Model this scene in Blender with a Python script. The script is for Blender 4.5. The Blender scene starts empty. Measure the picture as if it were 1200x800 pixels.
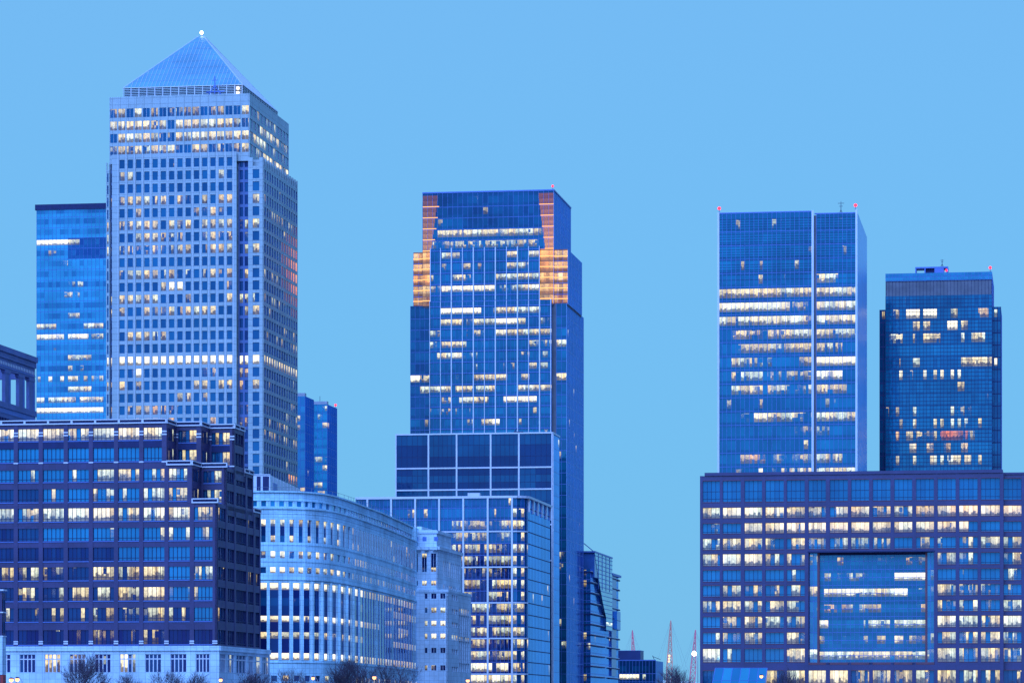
import bpy, math, random
from math import sin, cos, radians, pi, floor
from mathutils import Vector

R = random.Random(7)
# ---------------------------------------------------------------- scene, camera constants
F, CX, HY, CZ, GZ = 4000.0, 600.0, 838.0, 8.0, 4.0
YAW = radians(8.95)
sc = bpy.context.scene
COL = sc.collection

# ---------------------------------------------------------------- materials
MATS = {}
def new_mat(name):
    m = bpy.data.materials.new(name); m.use_nodes = True
    nt = m.node_tree
    for n in list(nt.nodes): nt.nodes.remove(n)
    MATS[name] = m
    return m, nt
class NT:
    def __init__(s, nt): s.nt = nt
    def n(s, t, **kw):
        x = s.nt.nodes.new(t)
        for k, v in kw.items(): setattr(x, k, v)
        return x
    def put(s, sock, v):
        if v is None: return
        if hasattr(v, 'links'): s.nt.links.new(v, sock)
        else: sock.default_value = v
    def math(s, op, a, b=None, c=None, clamp=False):
        x = s.n('ShaderNodeMath', operation=op, use_clamp=clamp)
        s.put(x.inputs[0], a); s.put(x.inputs[1], b); s.put(x.inputs[2], c)
        return x.outputs[0]
    def mix(s, fac, a, b, mode='MIX'):
        x = s.n('ShaderNodeMix', data_type='RGBA', blend_type=mode)
        s.put(x.inputs[0], fac); s.put(x.inputs[6], a); s.put(x.inputs[7], b)
        return x.outputs[2]
    def maprange(s, v, a, b, c=0.0, d=1.0, smooth=False):
        x = s.n('ShaderNodeMapRange')
        if smooth: x.interpolation_type = 'SMOOTHSTEP'
        s.put(x.inputs[0], v); s.put(x.inputs[1], a); s.put(x.inputs[2], b); s.put(x.inputs[3], c); s.put(x.inputs[4], d)
        return x.outputs[0]
    def comb(s, x, y, z):
        c = s.n('ShaderNodeCombineXYZ'); s.put(c.inputs[0], x); s.put(c.inputs[1], y); s.put(c.inputs[2], z)
        return c.outputs[0]
    def noise(s, vec, scale=1.0, detail=2.0):
        x = s.n('ShaderNodeTexNoise'); s.put(x.inputs['Vector'], vec); x.inputs['Scale'].default_value = scale
        x.inputs['Detail'].default_value = detail
        return x.outputs[0]
    def white(s, vec):
        x = s.n('ShaderNodeTexWhiteNoise', noise_dimensions='3D'); s.put(x.inputs['Vector'], vec)
        return x.outputs[0]

def rgba(c): return (c[0], c[1], c[2], 1.0)

def panel_mat(name, base, pu=1.5, pv=1.5, joint=0.06, dark=0.6, rough=0.6, metal=0.0, var=0.12, stain=0.25, spec=0.5):
    """cladding of separate panels: joints, a slightly different tone per panel, weather stains (UV in metres)"""
    m, nt = new_mat(name); g = NT(nt)
    uv = g.n('ShaderNodeUVMap'); uv.uv_map = 'uv'
    sep = g.n('ShaderNodeSeparateXYZ'); nt.links.new(uv.outputs[0], sep.inputs[0])
    u = g.math('DIVIDE', sep.outputs[0], pu); v = g.math('DIVIDE', sep.outputs[1], pv)
    fu = g.math('FRACT', u); fv = g.math('FRACT', v)
    lu = g.math('LESS_THAN', fu, joint / pu); lv = g.math('LESS_THAN', fv, joint / pv)
    line = g.math('MAXIMUM', lu, lv)
    wn = g.white(g.comb(g.math('FLOOR', u), g.math('FLOOR', v), 3.0))
    tc = g.n('ShaderNodeTexCoord')
    st = g.noise(tc.outputs['Object'], 0.12, 4.0)
    fine = g.noise(tc.outputs['Object'], 1.7, 4.0)
    k = g.math('ADD', g.math('MULTIPLY', wn, var), 1.0 - var / 2)
    k = g.math('MULTIPLY', k, g.maprange(st, 0.3, 0.7, 1.0 - stain, 1.0 + stain * 0.4))
    k = g.math('MULTIPLY', k, g.maprange(fine, 0.3, 0.7, 0.93, 1.06))
    k = g.math('MULTIPLY', k, g.maprange(line, 0.0, 1.0, 1.0, dark))
    colr = g.mix(1.0, rgba(base), g.comb(k, k, k), 'MULTIPLY')
    p = g.n('ShaderNodeBsdfPrincipled')
    nt.links.new(colr, p.inputs['Base Color'])
    p.inputs['Roughness'].default_value = rough; p.inputs['Metallic'].default_value = metal
    p.inputs['Specular IOR Level'].default_value = spec
    o = g.n('ShaderNodeOutputMaterial'); nt.links.new(p.outputs[0], o.inputs[0])
    return m

def plain_mat(name, base, rough=0.5, metal=0.0, nscale=0.6, amt=0.2):
    m, nt = new_mat(name); g = NT(nt)
    tc = g.n('ShaderNodeTexCoord')
    k = g.maprange(g.noise(tc.outputs['Object'], nscale, 5.0), 0.3, 0.7, 1 - amt, 1 + amt)
    colr = g.mix(1.0, rgba(base), g.comb(k, k, k), 'MULTIPLY')
    p = g.n('ShaderNodeBsdfPrincipled'); nt.links.new(colr, p.inputs['Base Color'])
    p.inputs['Roughness'].default_value = rough; p.inputs['Metallic'].default_value = metal
    o = g.n('ShaderNodeOutputMaterial'); nt.links.new(p.outputs[0], o.inputs[0])
    return m

def lamp_mat(name, colr, strength):
    m, nt = new_mat(name); g = NT(nt)
    e = g.n('ShaderNodeEmission'); e.inputs[0].default_value = rgba(colr); e.inputs[1].default_value = strength
    o = g.n('ShaderNodeOutputMaterial'); nt.links.new(e.outputs[0], o.inputs[0])
    return m

def glass_mat(name, dark, light, ior=1.6, rough=0.05, cell=0.8, power=1.0, metal=0.0, solid=False, edge=None):
    """office glazing: tinted reflecting glass with lit rooms behind.
    info = (how much of the room is lit, glass tone, colour of the lamps, seed)"""
    m, nt = new_mat(name); g = NT(nt)
    at = g.n('ShaderNodeAttribute'); at.attribute_name = 'info'
    s = g.n('ShaderNodeSeparateColor'); nt.links.new(at.outputs['Color'], s.inputs[0])
    lit, tone, warm = s.outputs[0], s.outputs[1], s.outputs[2]
    seed = at.outputs['Alpha']
    uv = g.n('ShaderNodeUVMap'); uv.uv_map = 'uv'
    sp = g.n('ShaderNodeSeparateXYZ'); nt.links.new(uv.outputs[0], sp.inputs[0])
    u, v = sp.outputs[0], sp.outputs[1]
    sd = g.math('MULTIPLY', seed, 97.0)
    # lit stretches end at partitions and blinds, so coverage is decided strip by strip
    strip = g.math('FLOOR', g.math('DIVIDE', u, cell))
    half = g.math('FLOOR', g.math('MULTIPLY', v, 2.2))
    run = g.maprange(g.noise(g.comb(g.math('MULTIPLY', g.math('MULTIPLY', strip, cell), 0.16), sd, 4.0), 1.0, 2.0), 0.32, 0.68)
    wn = g.white(g.comb(strip, sd, 1.0))
    wn2 = g.white(g.comb(strip, sd, g.math('ADD', half, 20.0)))
    n1 = g.math('ADD', g.math('ADD', g.math('MULTIPLY', run, 0.5), g.math('MULTIPLY', wn, 0.32)), g.math('MULTIPLY', wn2, 0.18))
    n1 = g.maprange(n1, 0.2, 0.8)
    lo = g.math('SUBTRACT', 0.96, lit); hi = g.math('SUBTRACT', 1.06, lit)
    cov = g.maprange(n1, lo, hi, 0.0, 1.0, True)
    cov = g.math('MULTIPLY', cov, g.math('MULTIPLY', lit, 5.0, clamp=True))
    if solid: cov = g.math('MULTIPLY', lit, 5.0, clamp=True)
    full = g.maprange(lit, 0.9, 1.05)
    strips = g.math('ADD', g.math('MULTIPLY', g.white(g.comb(strip, sd, 7.0)), 0.72), 0.34)
    strips = g.math('MAXIMUM', strips, g.math('MULTIPLY', full, 0.95))
    # desks, people, shelves and plants: dark outline along the bottom of the room
    h = g.math('MULTIPLY', g.white(g.comb(g.math('FLOOR', g.math('MULTIPLY', u, 1.7)), sd, 2.0)), 0.40)
    h = g.math('ADD', h, g.math('MULTIPLY', g.noise(g.comb(g.math('MULTIPLY', u, 1.1), sd, 2.0), 1.0, 3.0), 0.44))
    h = g.math('MULTIPLY', h, g.maprange(full, 0.0, 1.0, 1.0, 0.62))
    sil = g.maprange(v, g.math('SUBTRACT', h, 0.05), g.math('ADD', h, 0.05), 0.20, 1.0, True)
    fine = g.maprange(g.noise(g.comb(g.math('MULTIPLY', u, 2.3), g.math('MULTIPLY', v, 5.0), sd), 1.0, 3.0), 0.35, 0.65, 0.62, 1.15)
    fine = g.math('ADD', fine, g.math('MULTIPLY', g.math('SUBTRACT', 1.0, fine), g.math('MULTIPLY', full, 0.6)))
    if solid: sil = 1.0
    ceil = g.maprange(v, 0.35, 0.95, 0.85, 1.15)
    e = g.math('MULTIPLY', g.math('MULTIPLY', cov, strips), g.math('MULTIPLY', g.math('MULTIPLY', sil, fine), ceil))
    e = g.math('MULTIPLY', e, g.maprange(lit, 0.3, 1.0, power * (0.15 if solid else 0.5), power))
    tintvar = g.white(g.comb(strip, sd, 9.0))
    cream = g.mix(tintvar, (1.0, 0.72, 0.26, 1), (1.0, 0.90, 0.50, 1))
    cool = g.maprange(g.white(g.comb(sd, g.math('FLOOR', g.math('MULTIPLY', strip, 0.25)), 5.0)), 0.62, 0.72)
    cream = g.mix(g.math('MULTIPLY', cool, 0.8), cream, (0.80, 0.98, 0.78, 1))
    cream = g.mix(g.math('MULTIPLY', full, 0.7), cream, (1.0, 0.95, 0.72, 1))
    wc = g.n('ShaderNodeValToRGB')
    cr = wc.color_ramp
    cr.elements[0].position = 0.0; cr.elements[0].color = (1, 1, 1, 1)
    cr.elements[1].position = 1.0; cr.elements[1].color = (1.0, 0.22, 0.10, 1)
    el = cr.elements.new(0.35); el.color = (1.0, 0.82, 0.74, 1)
    el = cr.elements.new(0.7); el.color = (1.0, 0.52, 0.22, 1)
    nt.links.new(warm, wc.inputs[0])
    ecol = g.mix(1.0, cream, wc.outputs[0], 'MULTIPLY')
    base = g.mix(tone, rgba(dark), rgba(light))
    dk = g.maprange(cov, 0.0, 1.0, 1.0, 0.45)
    base = g.mix(1.0, base, g.comb(dk, dk, dk), 'MULTIPLY')
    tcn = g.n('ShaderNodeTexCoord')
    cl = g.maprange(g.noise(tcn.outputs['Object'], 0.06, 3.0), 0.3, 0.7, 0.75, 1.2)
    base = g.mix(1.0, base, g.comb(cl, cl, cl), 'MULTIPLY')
    # each pane of glass is a little bowed, so reflections wobble from pane to pane
    bn = g.n('ShaderNodeBump'); bn.inputs['Strength'].default_value = 0.05; bn.inputs['Distance'].default_value = 0.3
    bsrc = g.noise(tcn.outputs['Object'], 0.5, 1.0); nt.links.new(bsrc, bn.inputs['Height'])
    p = g.n('ShaderNodeBsdfPrincipled')
    nt.links.new(base, p.inputs['Base Color']); nt.links.new(bn.outputs[0], p.inputs['Normal'])
    p.inputs['Roughness'].default_value = rough; p.inputs['IOR'].default_value = ior; p.inputs['Metallic'].default_value = metal
    if edge: p.inputs['Specular Tint'].default_value = rgba(edge)
    nt.links.new(ecol, p.inputs['Emission Color']); nt.links.new(e, p.inputs['Emission Strength'])
    o = g.n('ShaderNodeOutputMaterial'); nt.links.new(p.outputs[0], o.inputs[0])
    return m

panel_mat('steel_panels', (0.40, 0.47, 0.50), 2.78, 2.05, 0.13, 0.55, 0.42, 0.25, 0.08, 0.12)
panel_mat('white_stone', (0.58, 0.84, 0.97), 1.2, 1.2, 0.08, 0.58, 0.75, 0.0, 0.16, 0.30)
panel_mat('pale_stone', (0.64, 0.76, 0.88), 1.4, 1.3, 0.08, 0.62, 0.75, 0.0, 0.13, 0.25)
panel_mat('brown_granite', (0.055, 0.044, 0.140), 1.35, 1.1, 0.04, 0.7, 0.45, 0.0, 0.16, 0.25)
panel_mat('dark_granite', (0.055, 0.048, 0.148), 2.7, 1.3, 0.04, 0.75, 0.45, 0.0, 0.12, 0.2)
plain_mat('white_metal', (0.70, 0.68, 0.76), 0.4, 0.2, 0.5, 0.06)
plain_mat('blue_metal', (0.10, 0.18, 0.50), 0.4, 0.3, 0.5, 0.1)
plain_mat('grey_metal', (0.34, 0.34, 0.42), 0.45, 0.4, 0.5, 0.12)
panel_mat('blue_lit_granite', (0.12, 0.15, 0.36), 1.35, 1.1, 0.04, 0.7, 0.5, 0.0, 0.14, 0.25)  # granite with the blue light on it put into its colour
plain_mat('notch_metal', (0.09, 0.15, 0.34), 0.4, 0.3, 0.5, 0.1)
plain_mat('pale_blue_metal', (0.22, 0.34, 0.66), 0.4, 0.2, 0.5, 0.08)
plain_mat('dark_metal', (0.010, 0.018, 0.09), 0.7, 0.0, 0.5, 0.15)
plain_mat('louvre', (0.008, 0.016, 0.10), 0.7, 0.0, 0.8, 0.2)
plain_mat('roofing', (0.16, 0.16, 0.20), 0.8, 0.0, 0.2, 0.25)
plain_mat('bark', (0.05, 0.04, 0.065), 0.9, 0.0, 1.0, 0.3)
plain_mat('twig', (0.085, 0.06, 0.10), 0.9, 0.0, 1.0, 0.3)
plain_mat('paving', (0.18, 0.17, 0.17), 0.8, 0.0, 0.05, 0.3)
plain_mat('river_water', (0.01, 0.025, 0.035), 0.12, 0.0, 0.05, 0.3)
plain_mat('river_stone', (0.22, 0.2, 0.18), 0.85, 0.0, 0.4, 0.35)
plain_mat('membrane', (0.75, 0.74, 0.72), 0.6, 0.0, 0.05, 0.05)
plain_mat('yellow_steel', (0.80, 0.26, 0.18), 0.5, 0.0, 0.2, 0.1)
plain_mat('red_paint', (0.45, 0.03, 0.03), 0.5, 0.0, 0.5, 0.1)
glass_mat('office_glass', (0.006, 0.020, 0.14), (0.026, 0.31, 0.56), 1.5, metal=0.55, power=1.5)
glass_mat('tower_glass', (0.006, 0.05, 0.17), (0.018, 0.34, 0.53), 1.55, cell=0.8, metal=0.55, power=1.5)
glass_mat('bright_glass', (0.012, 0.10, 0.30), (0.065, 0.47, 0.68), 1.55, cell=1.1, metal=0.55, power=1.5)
glass_mat('flank_glass', (0.015, 0.07, 0.26), (0.035, 0.21, 0.55), 1.5, 0.12, cell=1.1, metal=0.9, power=1.5, edge=(0.12, 0.36, 0.85))  # glass copy for right faces, their dimmer reflection put into its tint
glass_mat('pale_flank_glass', (0.05, 0.20, 0.65), (0.14, 0.50, 0.95), 1.5, 0.10, cell=1.1, metal=0.8, power=1.5, edge=(0.3, 0.62, 1.0))  # glass copy for right faces, bright sky reflection put into its tint
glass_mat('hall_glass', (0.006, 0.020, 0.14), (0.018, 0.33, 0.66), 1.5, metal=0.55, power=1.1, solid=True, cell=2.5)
glass_mat('orange_reflection_glow', (0.06, 0.03, 0.10), (0.10, 0.05, 0.16), 1.55, cell=1.6, power=1.75, solid=True)  # emission stands in for orange reflected in the glass
lamp_mat('white_lamp', (1.0, 0.93, 0.85), 7.0)
lamp_mat('red_lamp', (1.0, 0.035, 0.08), 3.2)
lamp_mat('amber_lamp', (1.0, 0.45, 0.20), 3.0)
lamp_mat('orange_reflection_strip', (1.0, 0.45, 0.17), 1.9)  # emissive, added for bright lines within the orange reflection

# ---------------------------------------------------------------- mesh helper
class MB:
    def __init__(s): s.v = []; s.f = []; s.m = []; s.uv = []; s.inf = []; s.slots = []
    def slot(s, name):
        if name not in s.slots: s.slots.append(name)
        return s.slots.index(name)
    def poly(s, pts, mat, uv=None, info=(0, 0, 0, 0)):
        i = len(s.v); s.v += [tuple(p) for p in pts]; s.f.append(tuple(range(i, i + len(pts))))
        s.m.append(s.slot(mat)); s.uv.append(uv or [(0, 0)] * len(pts)); s.inf.append(info)
    def box(s, fc, s0, s1, z0, z1, d0, d1, mat, info=(0, 0, 0, 0)):
        P = fc.P
        def q(a, b, c, d, ua, ub, va, vb):
            s.poly([a, b, c, d], mat, [(ua, va), (ub, va), (ub, vb), (ua, vb)], info)
        q(P(s0, z0, d1), P(s1, z0, d1), P(s1, z1, d1), P(s0, z1, d1), s0, s1, z0, z1)
        q(P(s1, z0, d1), P(s1, z0, d0), P(s1, z1, d0), P(s1, z1, d1), 0, d1 - d0, z0, z1)
        q(P(s0, z0, d0), P(s0, z0, d1), P(s0, z1, d1), P(s0, z1, d0), 0, d1 - d0, z0, z1)
        q(P(s1, z0, d0), P(s0, z0, d0), P(s0, z1, d0), P(s1, z1, d0), s0, s1, z0, z1)
        q(P(s0, z1, d1), P(s1, z1, d1), P(s1, z1, d0), P(s0, z1, d0), s0, s1, 0, d1 - d0)
        q(P(s0, z0, d0), P(s1, z0, d0), P(s1, z0, d1), P(s0, z0, d1), s0, s1, 0, d1 - d0)
    def pane(s, fc, s0, s1, z0, z1, d, mat, lit=0, tone=0.5, warm=0, seed=0.5, u0=None):
        P = fc.P; u0 = s0 if u0 is None else u0
        s.poly([P(s0, z0, d), P(s1, z0, d), P(s1, z1, d), P(s0, z1, d)], mat,
               [(u0, 0), (u0 + s1 - s0, 0), (u0 + s1 - s0, 1), (u0, 1)], (lit, tone, warm, seed))
    def aabox(s, x0, x1, y0, y1, z0, z1, mat):
        s.box(Face((x0, y0), (1, 0)), 0, x1 - x0, z0, z1, -(y1 - y0), 0, mat)
    def bar(s, a, b, r, mat, r2=None, n=4):
        a, b = Vector(a), Vector(b); d = (b - a)
        if d.length < 1e-6: return
        d.normalize(); x = d.orthogonal().normalized(); y = d.cross(x); r2 = r if r2 is None else r2
        ra = [a + (x * cos(2 * pi * k / n) + y * sin(2 * pi * k / n)) * r for k in range(n)]
        rb = [b + (x * cos(2 * pi * k / n) + y * sin(2 * pi * k / n)) * r2 for k in range(n)]
        for k in range(n):
            j = (k + 1) % n
            s.poly([ra[k], ra[j], rb[j], rb[k]], mat)
        s.poly(ra[::-1], mat); s.poly(rb, mat)
    def ball(s, c, r, mat, nu=10, nv=6):
        c = Vector(c)
        def p(i, j):
            a = 2 * pi * i / nu; b = pi * j / nv
            return c + Vector((cos(a) * sin(b), sin(a) * sin(b), cos(b))) * r
        for i in range(nu):
            for j in range(nv):
                pts = [p(i, j), p(i, j + 1), p(i + 1, j + 1), p(i + 1, j)]
                if j == 0: pts = [pts[0], pts[1], pts[2]]
                elif j == nv - 1: pts = [pts[0], pts[1], pts[3]]
                s.poly(pts, mat)
    def add(s, o):
        for k in range(len(o.f)):
            s.poly([o.v[i] for i in o.f[k]], o.slots[o.m[k]], o.uv[k], o.inf[k])
    def build(s, name, parent=None, **props):
        me = bpy.data.meshes.new(name)
        me.from_pydata(s.v, [], s.f)
        for n in s.slots: me.materials.append(MATS[n])
        me.polygons.foreach_set('material_index', s.m)
        lay = me.uv_layers.new(name='uv')
        lay.data.foreach_set('uv', [c for p in s.uv for t in p for c in t])
        at = me.color_attributes.new('info', 'FLOAT_COLOR', 'CORNER')
        at.data.foreach_set('color', [c for p, t in zip(s.inf, s.f) for _ in t for c in p])
        me.update()
        o = bpy.data.objects.new(name, me); COL.objects.link(o)
        if parent is not None: o.parent = parent
        for k, v in props.items(): o[k] = v
        return o

class Face:
    """a vertical plane: origin, direction to the right as seen from outside; d goes outwards"""
    def __init__(s, o, t):
        l = math.hypot(*t); s.o = o; s.t = (t[0] / l, t[1] / l); s.n = (s.t[1], -s.t[0])
    def P(s, a, z, d=0.0):
        return (s.o[0] + s.t[0] * a + s.n[0] * d, s.o[1] + s.t[1] * a + s.n[1] * d, z)

def tag(o, label, cat, group=None):
    o['label'] = label; o['category'] = cat
    if group: o['group'] = group
    return o

class Bld:
    """a building: an Empty at its near right corner, seen at photo column px and distance D"""
    def __init__(s, name, label, cat, px, D, yaw=YAW):
        s.yaw = yaw; s.c, s.s = cos(yaw), sin(yaw)
        s.Y0 = D; s.X0 = (px - CX) / F * D
        s.root = bpy.data.objects.new(name, None); COL.objects.link(s.root)
        s.root.location = (s.X0, s.Y0, GZ); s.root.rotation_euler = (0, 0, -yaw)
        tag(s.root, label, cat)
        s.wins = []
    def fx(s, px, yl=0.0):            # photo column -> x on the front plane y = yl
        k = (px - CX) / F; ox = s.X0 + yl * s.s; oy = s.Y0 + yl * s.c
        return (k * oy - ox) / (s.c + k * s.s)
    def sy(s, px, xl=0.0):            # photo column -> y on the right-hand plane x = xl
        k = (px - CX) / F; ox = s.X0 + xl * s.c; oy = s.Y0 - xl * s.s
        return (k * oy - ox) / (s.s - k * s.c)
    def depth(s, x, y): return s.Y0 - x * s.s + y * s.c
    def z(s, py, x=0.0, y=0.0):       # photo row -> height above the ground at a local point
        return CZ - GZ + (HY - py) / F * s.depth(x, y)
    def proj(s, p):
        X = s.X0 + p[0] * s.c + p[1] * s.s; Y = s.Y0 - p[0] * s.s + p[1] * s.c
        return CX + F * X / Y, HY - F * (p[2] + GZ - CZ) / Y
    def front(s, yl=0.0): return Face((0, yl), (1, 0))
    def right(s, xl=0.0): return Face((xl, 0), (0, 1))
    def part(s, mb, name, **props):
        if not mb.f: return None
        return mb.build(name, s.root, **props)
    def finish_windows(s, name='window', cap=100):
        for w in s.wins[:cap]: w.build(name, s.root)
        if len(s.wins) > cap:
            m = MB()
            for w in s.wins[cap:]: m.add(w)
            m.build('windows', s.root, kind='stuff')

def window(fc, s0, s1, z0, z1, d, n, lits, tone, warm, glass, frame, mw=0.09, transom=None, jit=0.12):
    w = MB(); seed = R.random(); cw = (s1 - s0) / n
    for i in range(n):
        l = lits[i] if isinstance(lits, (list, tuple)) else lits
        w.pane(fc, s0 + i * cw, s0 + (i + 1) * cw, z0, z1, d, glass, l, min(1, max(0, tone + R.uniform(-jit, jit))), warm + max(0, R.uniform(-.25, .12)), seed)
    for i in range(n + 1):
        c = s0 + i * cw; a = max(s0, c - mw / 2); b = min(s1, c + mw / 2)
        w.box(fc, a, b, z0, z1, d + 0.004, d + 0.12, frame)
    for t in (transom or []):
        zz = z0 + (z1 - z0) * t
        w.box(fc, s0, s1, zz - mw / 2, zz + mw / 2, d + 0.002, d + 0.1, frame)
    return w

LIT = {'.': 0.0, 'p': 0.30, 'o': 0.52, 'O': 0.82, 'W': 1.1, 'r': 0.62}

def curtain(B, fc, s0, s1, zb, zt, fh, zc, pitch, litfn, glass, tone=0.5, frame='blue_metal', mw=0.10, vis=(0.30, 0.92),
            name='window_band', jit=0.07, sptone=None, hl=0.10, d=0.0, subs=1, big=None, toner=None, spj=0.06, split=None, spk=0.7):
    """glass curtain wall: one band of glazing per storey, plus the grid of mullions"""
    n = max(1, round((s1 - s0) / pitch)); cw = (s1 - s0) / n
    k0 = math.ceil((zb - zc) / fh + 0.5 - 0.35); k1 = floor((zt - zc) / fh - 0.5 + 0.35)
    grid = MB(); pro = 0.12 if abs(fc.t[0]) > 0.5 else 0.03
    sptone = tone * spk if sptone is None else sptone
    ks = list(range(k0, k1 + 1))
    for k in ks:
        za = zb if k == ks[0] else zc + (k - 0.5) * fh
        zz = zt if k == ks[-1] else zc + (k + 0.5) * fh
        v0 = zc + (k - 0.5 + vis[0]) * fh; v1 = min(zc + (k - 0.5 + vis[1]) * fh, zz - 0.05)
        v0 = max(v0, za + 0.05)
        mb = MB(); seed = R.random(); fl = R.uniform(-.12, .12)
        for i in range(n):
            a = s0 + i * cw; b = a + cw
            px, py = B.proj(fc.P((a + b) / 2, zc + k * fh))
            l = litfn(px, py) if litfn else (0, 0)
            tn = (toner(px, py) if toner else tone) + fl + R.uniform(-jit, jit) * 1.5
            mb.pane(fc, a, b, v0, v1, d, glass, l[0], min(1, max(0, tn)), l[1], seed)
            st = (toner(px, py) * spk if toner else sptone); sl_ = split if split else (0, 0)
            if v0 - za > 0.02: mb.pane(fc, a, b, za, v0, d, glass, sl_[0], min(1, max(0, st + R.uniform(-spj, spj))), sl_[1], seed)
            if zz - v1 > 0.02: mb.pane(fc, a, b, v1, zz, d, glass, sl_[0], min(1, max(0, st + R.uniform(-spj, spj))), sl_[1], seed)
        B.part(mb, name)
        for q in range(subs):
            zq = za + (zz - za) * q / subs
            grid.box(fc, s0, s1, zq - hl / 2, zq + hl / 2, d - 0.05, d + min(0.05, pro * .8), frame)
    for i in range(n + 1):
        c = s0 + i * cw; w = mw
        if big and i % big[0] == big[2]: w = big[1]
        grid.box(fc, c - w / 2, c + w / 2, zb, zt, d - 0.06, d + pro * (2.2 if w > mw else 1), frame)
    B.part(grid, 'glazing_grid')

def table_lit(rows, tol, dim=0.0, warmdim=0.0):
    """rows: photo row -> list of (column, column, amount[, warmth])"""
    def f(px, py):
        best = None
        for y in rows:
            if abs(y - py) < tol and (best is None or abs(y - py) < abs(best - py)): best = y
        if best is not None:
            for t in rows[best]:
                if t[0] <= px <= t[1]: return (t[2], t[3] if len(t) > 3 else 0)
        if R.random() < dim: return (R.uniform(0.2, 0.42), warmdim)
        return (0, 0)
    return f

def rand_lit(p, lo=0.25, hi=0.6, warm=0):
    return lambda px, py: (R.uniform(lo, hi), warm) if R.random() < p else (0, 0)

# ---------------------------------------------------------------- world, sun, camera
SUN_EL, SUN_AZ = radians(40), radians(194)      # azimuth measured clockwise from +Y: behind and to the left of the camera
w = bpy.data.worlds.new('World'); sc.world = w; w.use_nodes = True
nt = w.node_tree
for n in list(nt.nodes): nt.nodes.remove(n)
g = NT(nt)
sky = g.n('ShaderNodeTexSky', sky_type='NISHITA'); sky.sun_disc = False
sky.sun_elevation = radians(3); sky.sun_rotation = SUN_AZ; sky.ozone_density = 6.0; sky.dust_density = 0.3
tc = g.n('ShaderNodeTexCoord'); sep = g.n('ShaderNodeSeparateXYZ'); nt.links.new(tc.outputs['Generated'], sep.inputs[0])
el = g.maprange(sep.outputs[2], 0.0, 0.22)
blue = g.mix(el, (0.160, 0.490, 0.810, 1), (0.172, 0.455, 0.800, 1))
west = g.maprange(sep.outputs[1], 0.25, -0.9)
blue = g.mix(west, blue, (0.21, 0.45, 1.05, 1))
side = g.maprange(sep.outputs[0], 0.36, 0.85)
blue = g.mix(side, blue, (0.075, 0.27, 0.98, 1))  # out-of-view right-hand sky made bluer to tint right-hand faces
below = g.maprange(sep.outputs[2], -0.02, -0.15)
blue = g.mix(below, blue, (0.03, 0.07, 0.16, 1))
b1 = g.n('ShaderNodeBackground'); nt.links.new(sky.outputs[0], b1.inputs[0]); b1.inputs[1].default_value = 0.05
b2 = g.n('ShaderNodeBackground'); nt.links.new(blue, b2.inputs[0]); b2.inputs[1].default_value = 1.0
ad = g.n('ShaderNodeAddShader'); nt.links.new(b1.outputs[0], ad.inputs[0]); nt.links.new(b2.outputs[0], ad.inputs[1])
ow = g.n('ShaderNodeOutputWorld'); nt.links.new(ad.outputs[0], ow.inputs[0])

sl = bpy.data.lights.new('sun', 'SUN'); sl.energy = 4.1; sl.angle = radians(50); sl.color = (0.205, 0.415, 1.0)
so = bpy.data.objects.new('sun', sl); COL.objects.link(so)
sdir = Vector((sin(SUN_AZ) * cos(SUN_EL), cos(SUN_AZ) * cos(SUN_EL), sin(SUN_EL)))
so.rotation_euler = sdir.to_track_quat('Z', 'Y').to_euler()

cam = bpy.data.cameras.new('camera'); co = bpy.data.objects.new('camera', cam); COL.objects.link(co)
co.location = (0, 0, CZ); co.rotation_euler = (pi / 2, 0, 0)
cam.sensor_fit = 'HORIZONTAL'; cam.sensor_width = 36.0; cam.lens = 36.0 * F / 1200.0
cam.shift_y = (HY - 400.0) / 1200.0
cam.clip_start = 1.0; cam.clip_end = 20000.0
sc.camera = co
sc.view_settings.view_transform = 'Standard'; sc.view_settings.look = 'None'
sc.view_settings.exposure = 0.0; sc.view_settings.gamma = 1.0
sc.cycles.use_denoising = True
sc.cycles.max_bounces = 6; sc.cycles.diffuse_bounces = 3; sc.cycles.glossy_bounces = 3

# ---------------------------------------------------------------- ground, river
def sheet(name, x0, x1, y0, y1, z, mat):
    m = MB(); m.poly([(x0, y0, z), (x1, y0, z), (x1, y1, z), (x0, y1, z)], mat, [(x0, y0), (x1, y0), (x1, y1), (x0, y1)])
    return m.build(name, None, kind='structure')
sheet('ground', -9000, 9000, 560, 15000, GZ, 'paving')
sheet('river_water', -9000, 9000, -600, 560, 0.0, 'river_water')
m = MB(); m.aabox(-1500, 1500, 557.5, 560.5, -2, GZ + 1.0, 'river_stone')
rw = m.build('river_wall'); tag(rw, 'long stone embankment wall along the edge of the river', 'wall')

def beacon(B, x, y, z, mat='red_lamp', r=0.7):
    st = MB(); st.bar((x, y, z - 0.2), (x, y, z + 0.9), 0.16, 'grey_metal', n=6)
    o = st.build('beacon_post', B.root)
    m = MB(); m.ball((x, y, z + 0.9 + r), r, mat)
    m.build('beacon_lamp', o)

def antenna(B, x, y, z, h):
    m = MB(); m.bar((x, y, z), (x, y, z + h), 0.16, 'dark_metal', 0.08)
    m.bar((x - h * .22, y, z + h * .86), (x + h * .22, y, z + h * .86), 0.08, 'dark_metal')
    m.bar((x - h * .13, y, z + h * .65), (x + h * .13, y, z + h * .65), 0.08, 'dark_metal')
    m.bar((x, y, z + h * .4), (x + h * .2, y, z), 0.07, 'dark_metal'); m.bar((x, y, z + h * .4), (x - h * .2, y, z), 0.07, 'dark_metal')
    B.part(m, 'antenna')
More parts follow.
